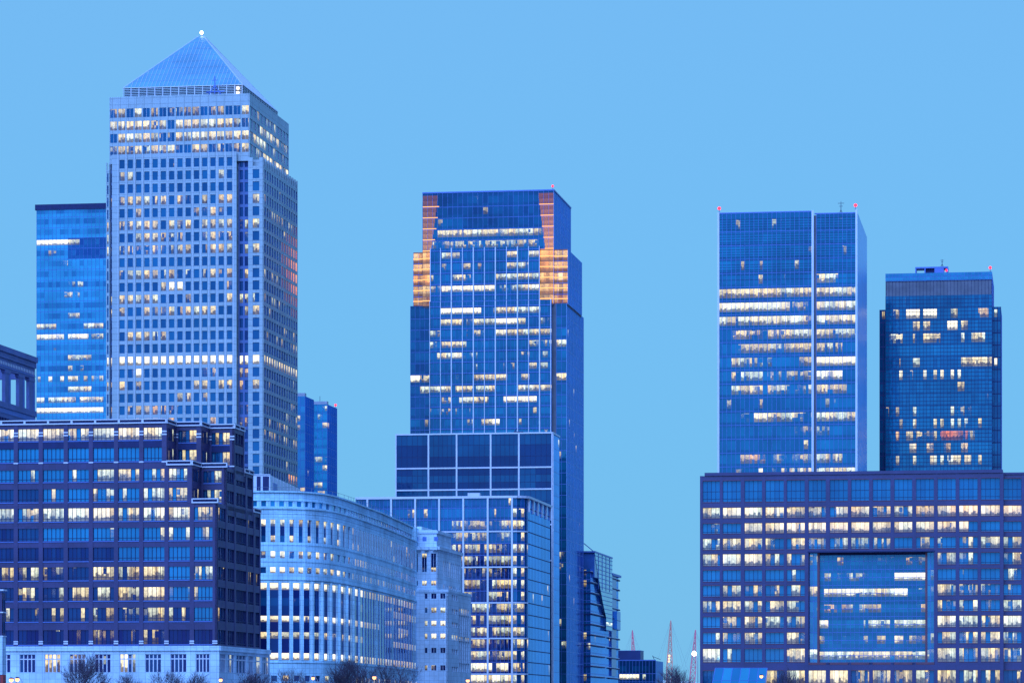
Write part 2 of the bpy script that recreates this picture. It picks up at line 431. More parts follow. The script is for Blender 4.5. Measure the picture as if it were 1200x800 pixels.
# ================================================================ pyramid-roofed tower
def pyramid_tower():
    B = Bld('pyramid_tower', 'steel-clad office tower with a pyramid roof and white light at its tip', 'tower', 308.5, 1150)
    H0 = 0.0
    yc = 0.6
    rowy = lambda k: 191.0 + 14.45 * k
    sx = lambda px: B.fx(px)
    main0, main1 = sx(131.2), sx(277.2)
    nl0 = sx(123); nr1 = sx(290)
    zref = lambda py: B.z(py, sx(204))
    ztop_c = zref(179.5); ztop_s = B.z(184, -3)
    depth = B.sy(348.8)
    pitch = zref(0) - zref(14.45)
    # solid core of the shaft
    core = MB()
    core.aabox(nl0 + .5, -0.45, 3.3, depth - .4, 0, ztop_s - .4, 'steel_panels')
    core.aabox(main0 + .5, main1 - .5, 0.45, 4.0, 0, ztop_c - .4, 'steel_panels')
    B.part(core, 'core')
    rows = ["p..p..p..p....", "oo..p.......o.", "..............", "OOOOOOoOo.o.OO", "..O......ooOo.", "oOOOO.OOO.oOOO", "..oOOooo..oOOO",
            "ooooOoOoo.oOOO", "..............", "OOOOOoooo.oOoO", ".....oWW.....o", "OOOOO...p....O", "o..OooOoOOOO..", "..............", ".OOOOo........",
            "..............", "WWWWWWWWWWWWWW", ".oW.......oo..", "O.o......OO.OO", ".......oo.o...", ".orrrrro......", "..rrrrr....r.."]
    skin = MB(); fr = B.front()
    wx = [sx(143.0 + 9.69 * k) for k in range(14)]; hw = 0.92
    zr = [zref(rowy(k)) for k in range(45)]; zr = [z for z in zr if z > 5]
    hh = pitch * 0.355
    # piers
    edges = [main0] + [v for x in wx for v in (x - hw, x + hw)] + [main1]
    for i in range(0, len(edges), 2): skin.box(fr, edges[i], edges[i + 1], 0, ztop_c, -0.45, 0, 'steel_panels')
    for k in range(len(zr) + 1):
        z1 = ztop_c - 0.01 if k == 0 else zr[k - 1] - hh
        z0 = (zr[k] + hh) if k < len(zr) else 0.0
        skin.box(fr, main0 + .01, main1 - .01, z0, z1, -0.43, -0.03, 'steel_panels')
    # thin bright mullion rails that run between the windows
    for k in range(15):
        x = (wx[k] - 1.395) if k < 14 else wx[13] + 1.395
        skin.box(fr, x - .07, x + .07, 0, ztop_c, 0.003, 0.16, 'white_metal')
    for k, z in enumerate(zr):
        s = rows[k] if k < len(rows) else ''.join(R.choice('....oO') for _ in range(14))
        for i in range(14):
            ch = s[i]
            B.wins.append(window(fr, wx[i] - hw, wx[i] + hw, z - hh, z + hh, -0.30, 1, LIT[ch], 0.46, 0.45 if ch == 'r' else (0.12 if ch in 'oO' else 0), 'office_glass', 'steel_panels', 0.08))
    # recessed corners, left and right: glazed notch and an outer pier with one window column
    def corner(x0, x1, yl, yd, cols, ztop, notch):
        f = B.front(yl)
        hws = (x1 - x0) / (2 * len(cols)) * (0.62 if notch else 0.42)
        cx = [x0 + (x1 - x0) * c for c in cols]
        e = [x0] + [v for x in cx for v in (x - hws, x + hws)] + [x1]
        for i in range(0, len(e), 2): skin.box(f, e[i], e[i + 1], 0, ztop, -0.45, 0, 'notch_metal' if notch else 'steel_panels')
        for k in range(len(zr) + 1):
            z1 = ztop if k == 0 else zr[k - 1] - hh * 1.05
            z0 = (zr[k] + hh * 1.05) if k < len(zr) else 0.0
            if z0 < z1: skin.box(f, x0 + .01, x1 - .01, z0, z1 - .01, -0.43, -0.03, 'notch_metal' if notch else 'steel_panels')
        for k, z in enumerate(zr):
            if z + hh > ztop: continue
            for c in cx:
                s = rows[k] if k < len(rows) else '.'
                nl = s.count('O') + s.count('W') * 2
                l = 1.1 if k == 16 else (R.choice([0, 0.5, 0.8]) if nl > 4 else (0.6 if (notch and k in (17, 18, 20, 21)) else 0))
                B.wins.append(window(f, c - hws, c + hws, z - hh, z + hh, -0.3, 1, l, 0.45 if not notch else 0.2, 0.4 if (notch and k > 16) else 0, 'office_glass', 'blue_metal', 0.06))
    corner(main1 + .02, nr1, 2.6, 3, [0.27, 0.74], ztop_c, True)
    corner(nr1 + .02, -0.02, 0.9, 3, [0.5], ztop_s, False)
    corner(nl0 + 1.2, main0 - .02, 2.6, 3, [0.5], B.z(190, nl0), True)
    corner(nl0, nl0 + 1.2, 1.4, 3, [0.5], B.z(190, nl0), False)
    # right-hand face
    rf = B.right(); n = 14; y0 = 0.9; bw = (depth - y0) / n; hs = bw * 0.33
    e = [y0] + [v for i in range(n) for v in (y0 + (i + .5) * bw - hs, y0 + (i + .5) * bw + hs)] + [depth]
    for i in range(0, len(e), 2): skin.box(rf, e[i], e[i + 1], 0, ztop_s, -0.45, 0, 'steel_panels')
    for k in range(len(zr) + 1):
        z1 = ztop_s if k == 0 else zr[k - 1] - hh
        z0 = (zr[k] + hh) if k < len(zr) else 0.0
        if z0 < z1: skin.box(rf, y0 + .01, depth - .01, z0, z1 - .01, -0.43, -0.03, 'steel_panels')
    B.part(skin, 'cladding')
    for k, z in enumerate(zr):
        if z + hh > ztop_s: continue
        for i in range(n):
            c = y0 + (i + .5) * bw; l = 0; wm = 0.1
            if k == 16: l = 0.95
            elif k in (4, 5, 9, 11, 14, 20, 21, 22) and R.random() < 0.5: l = 0.45
            elif R.random() < 0.06: l = 0.5
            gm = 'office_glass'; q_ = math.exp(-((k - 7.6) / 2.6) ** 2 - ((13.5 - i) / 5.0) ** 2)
            if q_ > .12: l = q_ * 1.05; wm = .84 + .1 * (1 - q_); gm = 'orange_reflection_glow'  # orange reflection on this face put into its panes as emission
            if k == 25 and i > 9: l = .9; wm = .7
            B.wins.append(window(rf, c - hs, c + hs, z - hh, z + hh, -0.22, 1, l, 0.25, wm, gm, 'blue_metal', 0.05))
    # upper storeys, set back
    U = 1.4; ux0, ux1 = B.fx(128.3, U), B.fx(292.4, U)
    uz0 = ztop_c - 3.0; zU = lambda py: B.z(py, B.fx(210, U), U)
    uzt = zU(112.0); uD = B.sy(338.2, ux1)
    uc = MB(); uc.aabox(ux0 + .4, ux1 - .4, U + .4, uD, uz0, uzt - .3, 'steel_panels'); B.part(uc, 'upper_core')
    up = MB(); uf = B.front(U); ur = B.right(ux1)
    urows = ["oO.O.o.ooop.oo.oOo"[:17], "OOOOOoo.OOOOOOOooO"[:17], ".oOOOoooOoOOOOOOOo"[:17], "OOOOOOOOo.OoooooOO"[:17]]
    uy = [131.0, 145.8, 160.4, 175.0]; uhh = pitch * 0.36
    nU = 17; cwU = (ux1 - ux0) / nU; nR = 12; cwR = (uD - U) / nR
    for f, nn, cw, o in ((uf, nU, cwU, ux0), (ur, nR, cwR, U)):
        for i in range(nn + 1):
            x = o + i * cw
            a, b = max(o, x - .24), min(o + nn * cw, x + .24)
            up.box(f, a, b, uz0, uzt, -0.3, 0.05, 'steel_panels')
        for k in range(5):
            z1 = uzt - .02 if k == 0 else zU(uy[k - 1]) - uhh
            z0 = zU(uy[k]) + uhh if k < 4 else uz0
            up.box(f, o + .01, o + nn * cw - .01, z0, z1, -0.3, 0.0, 'steel_panels')
    B.part(up, 'upper_cladding')
    for k in range(4):
        z = zU(uy[k])
        for i in range(nU):
            x = ux0 + i * cwU
            B.wins.append(window(uf, x + .24, x + cwU - .24, z - uhh, z + uhh, -0.2, 2, LIT[urows[k][i]] * (1.15 if k in (1, 2) else 1), 0.5, 0.06, 'office_glass', 'white_metal', 0.07))
        for i in range(nR):
            x = U + i * cwR
            B.wins.append(window(ur, x + .24, x + cwR - .24, z - uhh, z + uhh, -0.2, 1, R.choice([0.3, .8, .95]) if (k in (1, 3) and i > 1) or (k == 2 and i < 7) else R.choice([0, 0, .4]), 0.35, 0.06, 'office_glass', 'white_metal', 0.07))
    # louvred plant storey and the pyramid
    px0, px1 = B.fx(144.2, U + 3.4), B.fx(284.3, U + 3.4); py0 = U + 3.4; py1 = B.sy(325.5, px1)
    zb = uzt - .3; zt = B.z(101.5, B.fx(214, py0), py0)
    lv = MB(); lv.aabox(px0 + .4, px1 - .4, py0 + .4, py1 - .4, zb, zt - .1, 'louvre')
    for f, a, b in ((B.front(py0), px0, px1), (B.right(px1), py0, py1)):
        nz = 7
        for k in range(nz + 1):
            z = zb + (zt - zb) * k / nz
            lv.box(f, a, b, z - .13, z + .13, -0.35, -0.02, 'steel_panels')
        nv = 15
        for k in range(nv + 1):
            x = a + (b - a) * k / nv
            lv.box(f, max(a, x - .12), min(b, x + .12), zb, zt, -0.3, 0.0, 'white_metal')
    B.part(lv, 'louvre_storey')
    zp = B.z(43.5, B.fx(234, py0 + 20), py0 + (py1 - py0) / 2)
    cx, cy = (px0 + px1) / 2, (py0 + py1) / 2; q = 0.045
    tx0, tx1 = cx + (px0 - cx) * q, cx + (px1 - cx) * q; ty0, ty1 = cy + (py0 - cy) * q, cy + (py1 - cy) * q
    pm = MB(); M_ = 'pyramid_steel'
    b4 = [(px0, py0, zt), (px1, py0, zt), (px1, py1, zt), (px0, py1, zt)]; t4 = [(tx0, ty0, zp), (tx1, ty0, zp), (tx1, ty1, zp), (tx0, ty1, zp)]
    for i in range(4):
        j = (i + 1) % 4; L = math.dist(b4[i], b4[j]); h = zp - zt
        pm.poly([b4[i], b4[j], t4[j], t4[i]], M_, [(0, 0), (L, 0), (L / 2, 30), (L / 2, 30)])
    pm.poly(t4, M_)
    pyr = B.part(pm, 'pyramid_roof')
    rb = MB()
    for i in (0, 1):
        j = (i + 1) % 4
        A, Bq, C, Dq = [Vector(v) for v in (b4[i], b4[j], t4[j], t4[i])]
        N = 30; mid = (C + Dq) / 2; bm = (A + Bq) / 2
        nrm = (Bq - A).cross(Dq - A).normalized() * 0.06
        for k in range(1, N):
            f = k / N; p = A.lerp(Bq, f)
            top = min(1.0, min(f, 1 - f) / 0.5)
            if top * (1 - q) < 0.02: continue
            e_ = p + (mid - bm) * top * (1 - q)
            rb.bar(p + nrm, e_ + nrm, 0.105, 'white_metal', n=3)
        for k in range(1, 8):
            f = k / 8
            rb.bar(A.lerp(Dq, f) + nrm, Bq.lerp(C, f) + nrm, 0.045, 'white_metal', n=3)
    for i in range(3): rb.bar(b4[i], t4[i], 0.22, 'white_metal', n=5)
    rb.bar(b4[0], b4[1], 0.18, 'white_metal'); rb.bar(b4[1], b4[2], 0.18, 'white_metal')
    rb.build('rib_grid', pyr)
    mm = MB(); mm.bar((cx, cy, zp), (cx, cy, zp + 1.2), .3, 'grey_metal'); pst = mm.build('beacon_post', B.root)
    mm = MB(); mm.ball((cx, cy - .5, zp + 1.4), .6, 'white_lamp'); mm.build('beacon_lamp', pst)
    # cleaning crane that stands on the set-back roof
    cr = MB(); x = B.fx(252, U + 1.5); y = U + 1.2
    cr.bar((x - 2.2, y, uzt), (x, y, uzt + 3.4), .2, 'blue_metal'); cr.bar((x + 2.2, y, uzt), (x, y, uzt + 3.4), .2, 'blue_metal'); cr.bar((x, y, uzt + .3), (x, y, uzt + 6.3), .22, 'blue_metal')
    cr.bar((x - 3, y, uzt + 1.0), (x + 3.5, y, uzt + 1.2), .24, 'blue_metal'); cr.bar((x - 1, y, uzt + 5), (x + 1, y, uzt + 5), .14, 'blue_metal')
    B.part(cr, 'roof_crane')
    for pyy in (103.5, 109):
        mm = MB(); mm.ball((B.fx(279, py0), py0 - .4, B.z(pyy, px1, py0)), .55, 'white_lamp_soft'); B.part(mm, 'lamp')
    B.finish_windows()
lamp_mat('white_lamp_soft', (1.0, 0.85, 0.6), 3.0)
plain_mat('pyramid_steel', (0.18, 0.40, 0.60), 0.4, 0.3, 0.09, 0.18)
pyramid_tower()

def glass_box(B, x0, x1, y0, y1, zb, zt, mat='roofing', inset=0.25, name='core'):
    m = MB(); m.aabox(x0 + inset, x1 - inset, y0 + inset, y1 - inset, zb, zt - 0.02, mat); B.part(m, name)

# ================================================================ blue glass tower behind the pyramid tower
def blue_tower():
    B = Bld('glass_tower', 'light blue glass tower half hidden behind the pyramid-roofed tower', 'tower', 135, 1360)
    x0 = B.fx(43); zt = B.z(240, x0); zb = 0
    glass_box(B, x0, 0, 0, 45, zb, zt)
    rows = {286.4: [(43, 79, 1.1), (81, 92, .8)], 299: [(55, 66, .5)], 310: [(66, 79, .6)], 334: [(82, 100, .55)], 346: [(73, 92, .6)], 371: [(82, 92, .5)],
            383: [(45, 53, .9), (58, 68, .55), (98, 122, .8)], 395.6: [(43, 75, 1.0), (79, 103, 1.0), (105, 115, .5), (115, 122, .8)], 420: [(82, 108, .6)], 432: [(78, 96, .55)],
            445: [(43, 46, .6), (55, 63, 1), (70, 77, 1), (82, 92, .9), (96, 99, 1), (108, 122, .8)], 458: [(79, 106, .8)],
            470: [(45, 53, 1), (55, 79, .85), (81, 89, .85), (94, 105, .9), (105, 122, .9)], 483: [(43, 122, 1.05)]}
    fh = B.z(0, x0) - B.z(12.28, x0)
    zt2 = B.z(246.5, x0)
    dk = {y: 1 for y in ()}
    def toner(px, py):
        band = ((py - 286.4) / 12.28) % 2
        if 281 < py < 300 and px > 80: return 0.05
        return 0.62
    curtain(B, B.front(), x0, 0, zb, zt2, fh, B.z(395.6, x0 / 2), 1.6, table_lit(rows, 5.5, 0.015), 'bright_glass', 0.95, 'blue_metal', 0.09, vis=(.33, .85), jit=.16, toner=toner, hl=.14, spk=1.5)
    m = MB(); m.box(B.front(), x0 - .6, 0, zt2, zt, -3, 0.35, 'louvre'); B.part(m, 'roof_parapet')
    curtain(B, B.right(), 0, 45, zb, zt2, fh, B.z(395.6), 3.0, None, 'bright_glass', 0.6)
    # darker storeys: lower glass tone strips seen as dark bands
blue_tower()

# ================================================================ two slim towers between the pyramid tower and the stone block
def slim_tower(name, label, pxl, pxc, pxr, ytop, D, litp, tone):
    B = Bld(name, label, 'tower', pxc, D)
    x0 = B.fx(pxl); y1 = B.sy(pxr); zt = B.z(ytop)
    glass_box(B, x0, 0, 0, y1, 0, zt)
    fh = 3.9
    curtain(B, B.front(), x0, 0, 0, zt, fh, zt - 2.2, 2.2, rand_lit(litp * 1.8, .3, .8, .05), 'bright_glass', tone, 'blue_metal', .12, name='window_band')
    curtain(B, B.right(), 0, y1, 0, zt, fh, zt - 2.2, 4.0, rand_lit(.01), 'flank_glass', .35, 'blue_metal', .25)
    m = MB(); m.box(B.front(), x0 + .1, -.1, zt, zt + 1.4, -3, -.1, 'grey_metal'); m.bar((x0 * .6, 3, zt), (x0 * .6, 3, zt + 4), .12, 'dark_metal'); B.part(m, 'roof_parapet')
    return B, x0, y1, zt
slim_tower('slim_tower', 'plain dark blue slim tower touching the right edge of the pyramid-roofed tower', 335, 357.5, 367.8, 464, 1480, .06, .45)
B_, x0_, y1_, zt_ = slim_tower('slim_tower', 'slim cyan-fronted tower with a red roof light beside the dark slim tower', 366.5, 383.5, 395, 473.5, 1560, .16, .95)
beacon(B_, 0 - .5, y1_ - 1, zt_, r=.6)

# ================================================================ centre tower with orange corners
def centre_tower():
    B = Bld('glass_tower', 'tall blue glass tower with orange reflections put in as glow at upper corners', 'tower', 664, 1250)
    z = lambda py, x=0.0, y=0.0: B.z(py, x, y)
    zcol = lambda py: B.z(py, B.fx(570))
    fh = zcol(0) - zcol(13.05)
    rows = {275: [(511, 634, .9)], 287.5: [(509, 634, .62)], 300: [(518, 530, .8), (531, 540, .6), (595, 606, .9, .2), (621, 633, .9, .2)],
            314: [(518, 528, .5), (537, 552, .55), (558, 565, .5, .3), (594, 606, .8), (608, 621, .8)], 326: [(505, 517, .5), (531, 552, .6), (583, 633, .82)],
            339: [(506, 517, .5), (518, 581, 1.02), (583, 609, .75), (608, 621, .75), (621, 633, 1)], 352: [(518, 530, .4), (583, 597, .5)],
            366: [(518, 565, 1.05), (582, 633, .88)], 380: [(518, 530, .9), (531, 543, .9), (545, 556, .5), (556, 580, .92), (582, 606, 1.05), (608, 617, .85), (635, 645, .4)],
            392: [(496, 516, .5), (557, 568, .5), (583, 593, 1), (594, 606, .85), (608, 632, .7), (635, 646, .6)], 406: [(501, 509, .8), (518, 545, .8), (621, 645, .75), (652, 664, .9)],
            419: [(513, 530, .75), (530, 542, 1), (544, 555, .45), (609, 620, .5), (633, 644, .5)], 431: [(621, 631, .9), (633, 644, .5)],
            444: [(557, 568, .55), (568, 580, .85), (583, 596, .8), (597, 608, .6), (608, 620, .5), (651, 664, .9), (483, 492, 1.1), (494, 501, .5)],
            457: [(495, 530, .9), (532, 555, .85), (556, 580, .85), (606, 645, .88)], 470: [(515, 528, .75), (537, 556, 1), (557, 572, .8), (588, 627, 1.03)],
            482: [(505, 530, .5, .3), (533, 545, .5, .4)], 496: [(548, 556, .5), (562, 578, .7), (578, 586, 1.1), (606, 612, .6)]}
    L = table_lit(rows, 5.5, 0.09)
    def core(px0, px1, y0, pyt, pxside, low=0):
        a, b = B.fx(px0, y0), B.fx(px1, y0); d = B.sy(pxside, b)
        zt = B.z(pyt, (a + b) / 2, y0); glass_box(B, a, b, y0, d, low, zt); return a, b, d, zt
    zc = zcol(339)
    # shoulder blocks: lowest and widest, then a narrower one, then the head
    a, b, d, zt = core(481, 664, 2.0, 357, 684); a0, b0 = a, b
    curtain(B, B.front(2.0), a, B.fx(503.5, 2.0), 0, zt, fh, zc, 1.9, L, 'tower_glass', .30, 'blue_metal', .1, hl=.16)
    curtain(B, B.front(2.0), B.fx(652, 2.0), b, 0, zt, fh, zc, 1.9, L, 'tower_glass', .45, 'blue_metal', .1, hl=.16)
    curtain(B, B.front(4.5), B.fx(646.5, 4.5), B.fx(653, 4.5), 0, zt, fh, zc, 1.9, table_lit({628: [(640, 670, .8)], 700: [(640, 670, .9)]}, 5), 'tower_glass', .05, 'blue_metal', .08)
    curtain(B, B.right(b), 2.0, d, 0, zt, fh, zc, 2.2, rand_lit(.02), 'flank_glass', .5, 'pale_blue_metal', .12, big=(4, .45, 0))
    a, b, d, zt = core(484.5, 665.5, 2.6, 294, 682, B.z(359, -20, 2)); a1, b1 = a, b; zs = B.z(357, -20, 2)
    og = {299: [(0, 999, 1.0, .42)], 350: [(0, 999, 1.0, .5)]}
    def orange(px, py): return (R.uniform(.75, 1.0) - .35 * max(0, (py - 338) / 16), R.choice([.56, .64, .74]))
    curtain(B, B.front(2.6), a, B.fx(503.5, 2.6), zs, zt, fh, zc, 1.9, orange, 'orange_reflection_glow', .2, 'blue_metal', .1, hl=.16, split=(.34, .75))
    curtain(B, B.front(2.6), B.fx(648, 2.6), b, zs, zt, fh, zc, 1.9, orange, 'orange_reflection_glow', .3, 'blue_metal', .1, hl=.16, split=(.34, .75))
    curtain(B, B.right(b), 2.6, d, zs, zt, fh, zc, 2.2, None, 'flank_glass', .55, 'pale_blue_metal', .12, big=(4, .45, 0))
    # head
    a, b, d, zt = core(495.3, 649, 1.4, 225.3, 669, B.z(359, -20, 2)); zh = B.z(292, -20, 1.4); zlow = zs
    xl = B.fx(505, 1.4); xr = B.fx(632, 1.4)
    def headtone(px, py): return .30 if py < 262 else .5
    head_lit = lambda px, py: ((.88, .80) if py > 290 else ((.62, .62) if py > 262 else (.36, .5))) if (px < 511 or px > 633) else L(px, py)
    curtain(B, B.front(1.4), a, b, zh, zt, fh, zc, 1.9, L, 'tower_glass', .4, 'blue_metal', .1, toner=headtone, hl=.16)
    curtain(B, B.front(1.4), a, xl, zlow, zh, fh, zc, 1.9, orange, 'orange_reflection_glow', .3, 'reflection_tint_metal', .1, hl=.16, split=(.5, .7))
    curtain(B, B.front(1.4), xr, b, zlow, zh, fh, zc, 1.9, orange, 'orange_reflection_glow', .3, 'reflection_tint_metal', .1, hl=.16, split=(.5, .7))
    curtain(B, B.right(b), 1.4, d, zlow, zt, fh, zc, 2.2, None, 'flank_glass', .6, 'pale_blue_metal', .12, big=(4, .45, 0))
    # orange reflection on the head corners, put in as emissive panes and strips
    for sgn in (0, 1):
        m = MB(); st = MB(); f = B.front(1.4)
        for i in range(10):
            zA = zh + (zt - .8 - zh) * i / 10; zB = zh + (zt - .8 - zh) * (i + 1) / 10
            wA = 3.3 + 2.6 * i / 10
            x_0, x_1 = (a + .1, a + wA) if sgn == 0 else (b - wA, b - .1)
            m.pane(f, x_0, x_1, zA, zB, 0.02, 'corner_reflection_glow', .80 - .05 * i, .5 + .03 * i, 0.62 + .015 * i, .3)
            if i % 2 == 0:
              st = MB(); st.box(f, x_0, x_1 + (.8 if sgn == 0 else 0), zA - .12, zA + .12, 0.03, .2, 'orange_reflection_strip'); B.part(st, 'reflection_strip')
        B.part(m, 'reflection_corner')
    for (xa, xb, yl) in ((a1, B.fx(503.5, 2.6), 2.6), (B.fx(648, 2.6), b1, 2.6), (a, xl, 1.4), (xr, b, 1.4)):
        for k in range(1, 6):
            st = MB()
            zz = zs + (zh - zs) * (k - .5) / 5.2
            st.box(B.front(yl), xa, xb, zz - .16, zz + .16, .05, .22, 'orange_reflection_strip'); B.part(st, 'reflection_strip')  # emissive strips added to draw the bright lines of the reflection
    m = MB(); m.box(B.front(1.4), a - .1, b + .1, zt, zt + .5, -.6, .2, 'blue_metal'); m.box(B.right(b), 1.9, d, zt - .02, zt + .48, -.5, .2, 'blue_metal'); B.part(m, 'roof_parapet')
    # projecting centre bay with white fins
    zb1 = B.z(290, -20); zb2 = B.z(352, -20); P0 = 0.0
    for (pl, pr, z0, z1) in ((505, 632.5, zb2, zb1), (503.5, 646.5, 0, zb2)):
        xa, xb = B.fx(pl), B.fx(pr)
        glass_box(B, xa, xb, 0, 3, z0, z1, inset=.2)
        fw = (B.fx(632.5) - B.fx(503.5)) / 10
        curtain(B, B.front(), xa, xb, z0, z1, fh, zc, fw / 3, L, 'tower_glass', .55, 'blue_metal', .08, hl=.2, vis=(.32, .86))
        m = MB(); k = 0
        while True:
            x = B.fx(503.5) + k * fw
            if x > xb + .1: break
            w_ = .42 if k % 2 == 0 else .24
            m.box(B.front(), max(xa, x - w_ / 2), min(xb, x + w_ / 2), z0, z1 + .3, .1, .6 if k % 2 == 0 else .45, 'white_metal'); k += 1
        for kk in range(-60, 60):
            zz = zc + (kk + .5) * fh
            if z0 < zz < z1: m.box(B.front(), xa, xb, zz - .12, zz + .12, .05, .25, 'blue_metal')
        B.part(m, 'fin_frame')
    beacon(B, b - .5, 2.0, zt + .4, r=.45)
glass_mat('corner_reflection_glow', (0.02, 0.03, 0.16), (0.06, 0.05, 0.22), 1.55, cell=30.0, power=1.0, solid=True)  # orange reflection on the head corners, painted as emission
plain_mat('reflection_tint_metal', (0.30, 0.13, 0.10), 0.4, 0.2)  # orange of the reflection put into the mullion colour
centre_tower()

# ================================================================ dark glass block with a white grid
def grid_block():
    B = Bld('glass_block', 'dark glazed block with broad white grid lines in front of the orange-cornered tower', 'office block', 647.5, 1185)
    x0 = B.fx(463.5); zt = B.z(508.0, x0 / 2); y1 = B.sy(655.5); zb = 0
    glass_box(B, x0, 0, 0, y1, 0, zt)
    vx = [B.fx(p) for p in (464, 502.3, 535.3, 575.2, 608.2, 647.3)]
    hz = [zt, B.z(548, x0 / 2), B.z(573.5, x0 / 2), B.z(615, x0 / 2), B.z(657, x0 / 2), 0]
    f = B.front(); fr = MB()
    for x in vx: fr.box(f, max(x0, x - .28), min(0, x + .28), 0, zt, .05, .45, 'white_metal')
    for z in hz[:-1]: fr.box(f, x0, 0, z - .25, z + .25, .047, .42, 'white_metal')
    fr.box(B.right(), 0, y1, zt - .35, zt + .22, -.2, .3, 'white_metal')
    fr.box(B.right(), 0, .5, 0, zt, .05, .3, 'white_metal')
    B.part(fr, 'white_frame')
    for i in range(5):
        for j in range(5):
            a, b, z1, z0 = vx[i] + .2, vx[i + 1] - .2, hz[j], hz[j + 1]
            m = MB(); n = 6; rows = 10 if j == 4 else 3
            for r in range(rows):
                for c in range(n):
                    t = .19 + R.uniform(-.05, .05)
                    u = (r + .5) / rows
                    za, zz = z0 + (z1 - z0) * r / rows, z0 + (z1 - z0) * (r + 1) / rows
                    dark = (j == 0 and r < 2 and (i in (0, 4) or r == 0)) or (j == 1 and r != 1 and (1 <= i <= 3 or (i == 0 and c < 3) or (i == 4 and c > 2)))
                    mat = 'tower_glass'
                    m.pane(f, a + (b - a) * c / n, a + (b - a) * (c + 1) / n, za, zz, 0, mat, 0, .02 if dark else t, 0, .2)
            for c in range(1, n): m.box(f, a + (b - a) * c / n - .05, a + (b - a) * c / n + .05, z0, z1, .002, .08, 'louvre')
            for r in range(1, rows): m.box(f, a, b, z0 + (z1 - z0) * r / rows - .05, z0 + (z1 - z0) * r / rows + .05, .003, .09, 'louvre')
            B.part(m, 'glazed_bay')
    curtain(B, B.right(), .5, y1, 0, zt - .4, 4.1, zt - 3, 3.5, rand_lit(.05, .3, .5), 'pale_flank_glass', .8, 'blue_metal', .12)
    m = MB(); m.box(B.front(8), B.fx(603, 8), B.fx(612, 8), zt, zt + 1.3, -3, 0, 'dark_metal'); m.bar((B.fx(600, 5), 5, zt), (B.fx(606, 5), 5, zt + 2), .15, 'dark_metal'); B.part(m, 'roof_crane')
grid_block()

# ================================================================ glazed office block with rounded corner
def rounded_block():
    B = Bld('glass_block', 'glazed office block with white columns and a rounded right corner', 'office block', 616.5, 1110)
    r = 4.5; x0 = B.fx(417); zt = B.z(582.0, -30); y1 = B.sy(644.5)
    c = MB(); c.aabox(x0 + 4, -r, .35, y1 - .3, 0, zt - .3, 'roofing'); c.aabox(-r - .1, -.35, r, y1 - .3, 0, zt - .31, 'roofing'); B.part(c, 'core')
    mod = B.z(623, -30) - B.z(664.6, -30); fh = mod / 3; zl = B.z(623, -30)
    rows = {}
    def lit(px, py):
        k = (py - 588) / 13.87; n = int(round(k))
        if n <= 0: return (.9, 0) if (598 < px < 602) and n == 0 else (0, 0)
        if n == 1: return (.85, 0) if abs(px - 483) < 3 or abs(px - 498) < 3 or abs(px - 581) < 2.5 else (0, 0)
        if n == 2: return (.62, 0) if px > 528 else (0, 0)
        if px > 600 and n in (3, 4, 5, 6, 7, 8): return (.85, 0)
        base = {3: .55, 4: .68, 5: .55, 6: .42, 7: .75, 8: .6, 9: .75, 10: .62, 11: .7, 12: .5, 13: .72, 14: 1.05, 15: 1.0}.get(n, .5)
        if R.random() < .12: return (0, 0)
        return (base + R.uniform(-.1, .15), .12 if R.random() < .1 else 0)
    def tn(px, py): return .55 if py < 630 else .09
    kw = dict(toner=tn, hl=.16, vis=(.22, .92))
    colp = [431, 458.8, 487, 515, 543.3, 571.9, 600.3]; cxs = [B.fx(p) for p in colp]
    cw = (cxs[-1] - cxs[0]) / 6
    zc = zl + fh / 2
    curtain(B, B.front(), x0, -r, 0, zt - .6, fh, zc, cw / 6, lit, 'office_glass', .3, 'blue_metal', .11, **kw)
    # rounded corner in five flat panes
    pts = [(-r + r * sin(t), r - r * cos(t)) for t in [i * pi / 2 / 5 for i in range(6)]]
    for i in range(5):
        a, b = pts[i], pts[i + 1]; f = Face(a, (b[0] - a[0], b[1] - a[1])); L_ = math.dist(a, b)
        curtain(B, f, 0, L_, 0, zt - .6, fh, zc, 1.0, (lambda px, py: (.85, 0) if py > 600 and R.random() < .85 else (0, 0)) if i < 3 else rand_lit(.1), 'office_glass', .45, 'blue_metal', .11, toner=lambda px, py: .5, hl=.16, vis=(.22, .92))
    curtain(B, B.right(), r, y1, 0, zt - .6, fh, zc, 3.2, rand_lit(.05, .3, .5), 'pale_flank_glass', .8, 'louvre', .14, hl=.3, vis=(.12, .92))
    fr = MB(); f = B.front()
    for x in cxs: fr.box(f, x - .3, x + .3, 0, zt - .5, .1, .75, 'white_metal')
    k = 0
    zz = zl
    zs_ = []
    while zz > 2: zs_.append(zz); zz -= mod
    ring = [(x0, 0)] + pts + [(0, y1)]
    def band(z0, z1, d0, d1, mat, upto=None):
        rr = ring[:upto] if upto else ring
        for i in range(len(rr) - 1):
            a, b = rr[i], rr[i + 1]; fr.box(Face(a, (b[0] - a[0], b[1] - a[1])), -.05, math.dist(a, b) + .05, z0, z1, d0, d1, mat)
    for z in zs_: band(z - .22, z + .22, .05, .5, 'white_metal', 6)
    band(zt - .6, zt + .15, -1.0, .8, 'white_metal')
    ys = [r + (y1 - r) * k / 5 for k in range(6)]
    for y in ys: fr.box(B.right(), max(r, y - .9), min(y1, y + .9), B.z(602, 0, 15), zt - .6, .02, .5, 'white_metal')
    B.part(fr, 'white_frame')
    m = MB(); m.box(B.front(9), B.fx(548, 9), B.fx(562, 9), zt, zt + 1.8, -3, 0, 'white_metal'); B.part(m, 'roof_box')
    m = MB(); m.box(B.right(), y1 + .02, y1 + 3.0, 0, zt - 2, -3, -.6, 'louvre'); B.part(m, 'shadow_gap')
rounded_block()
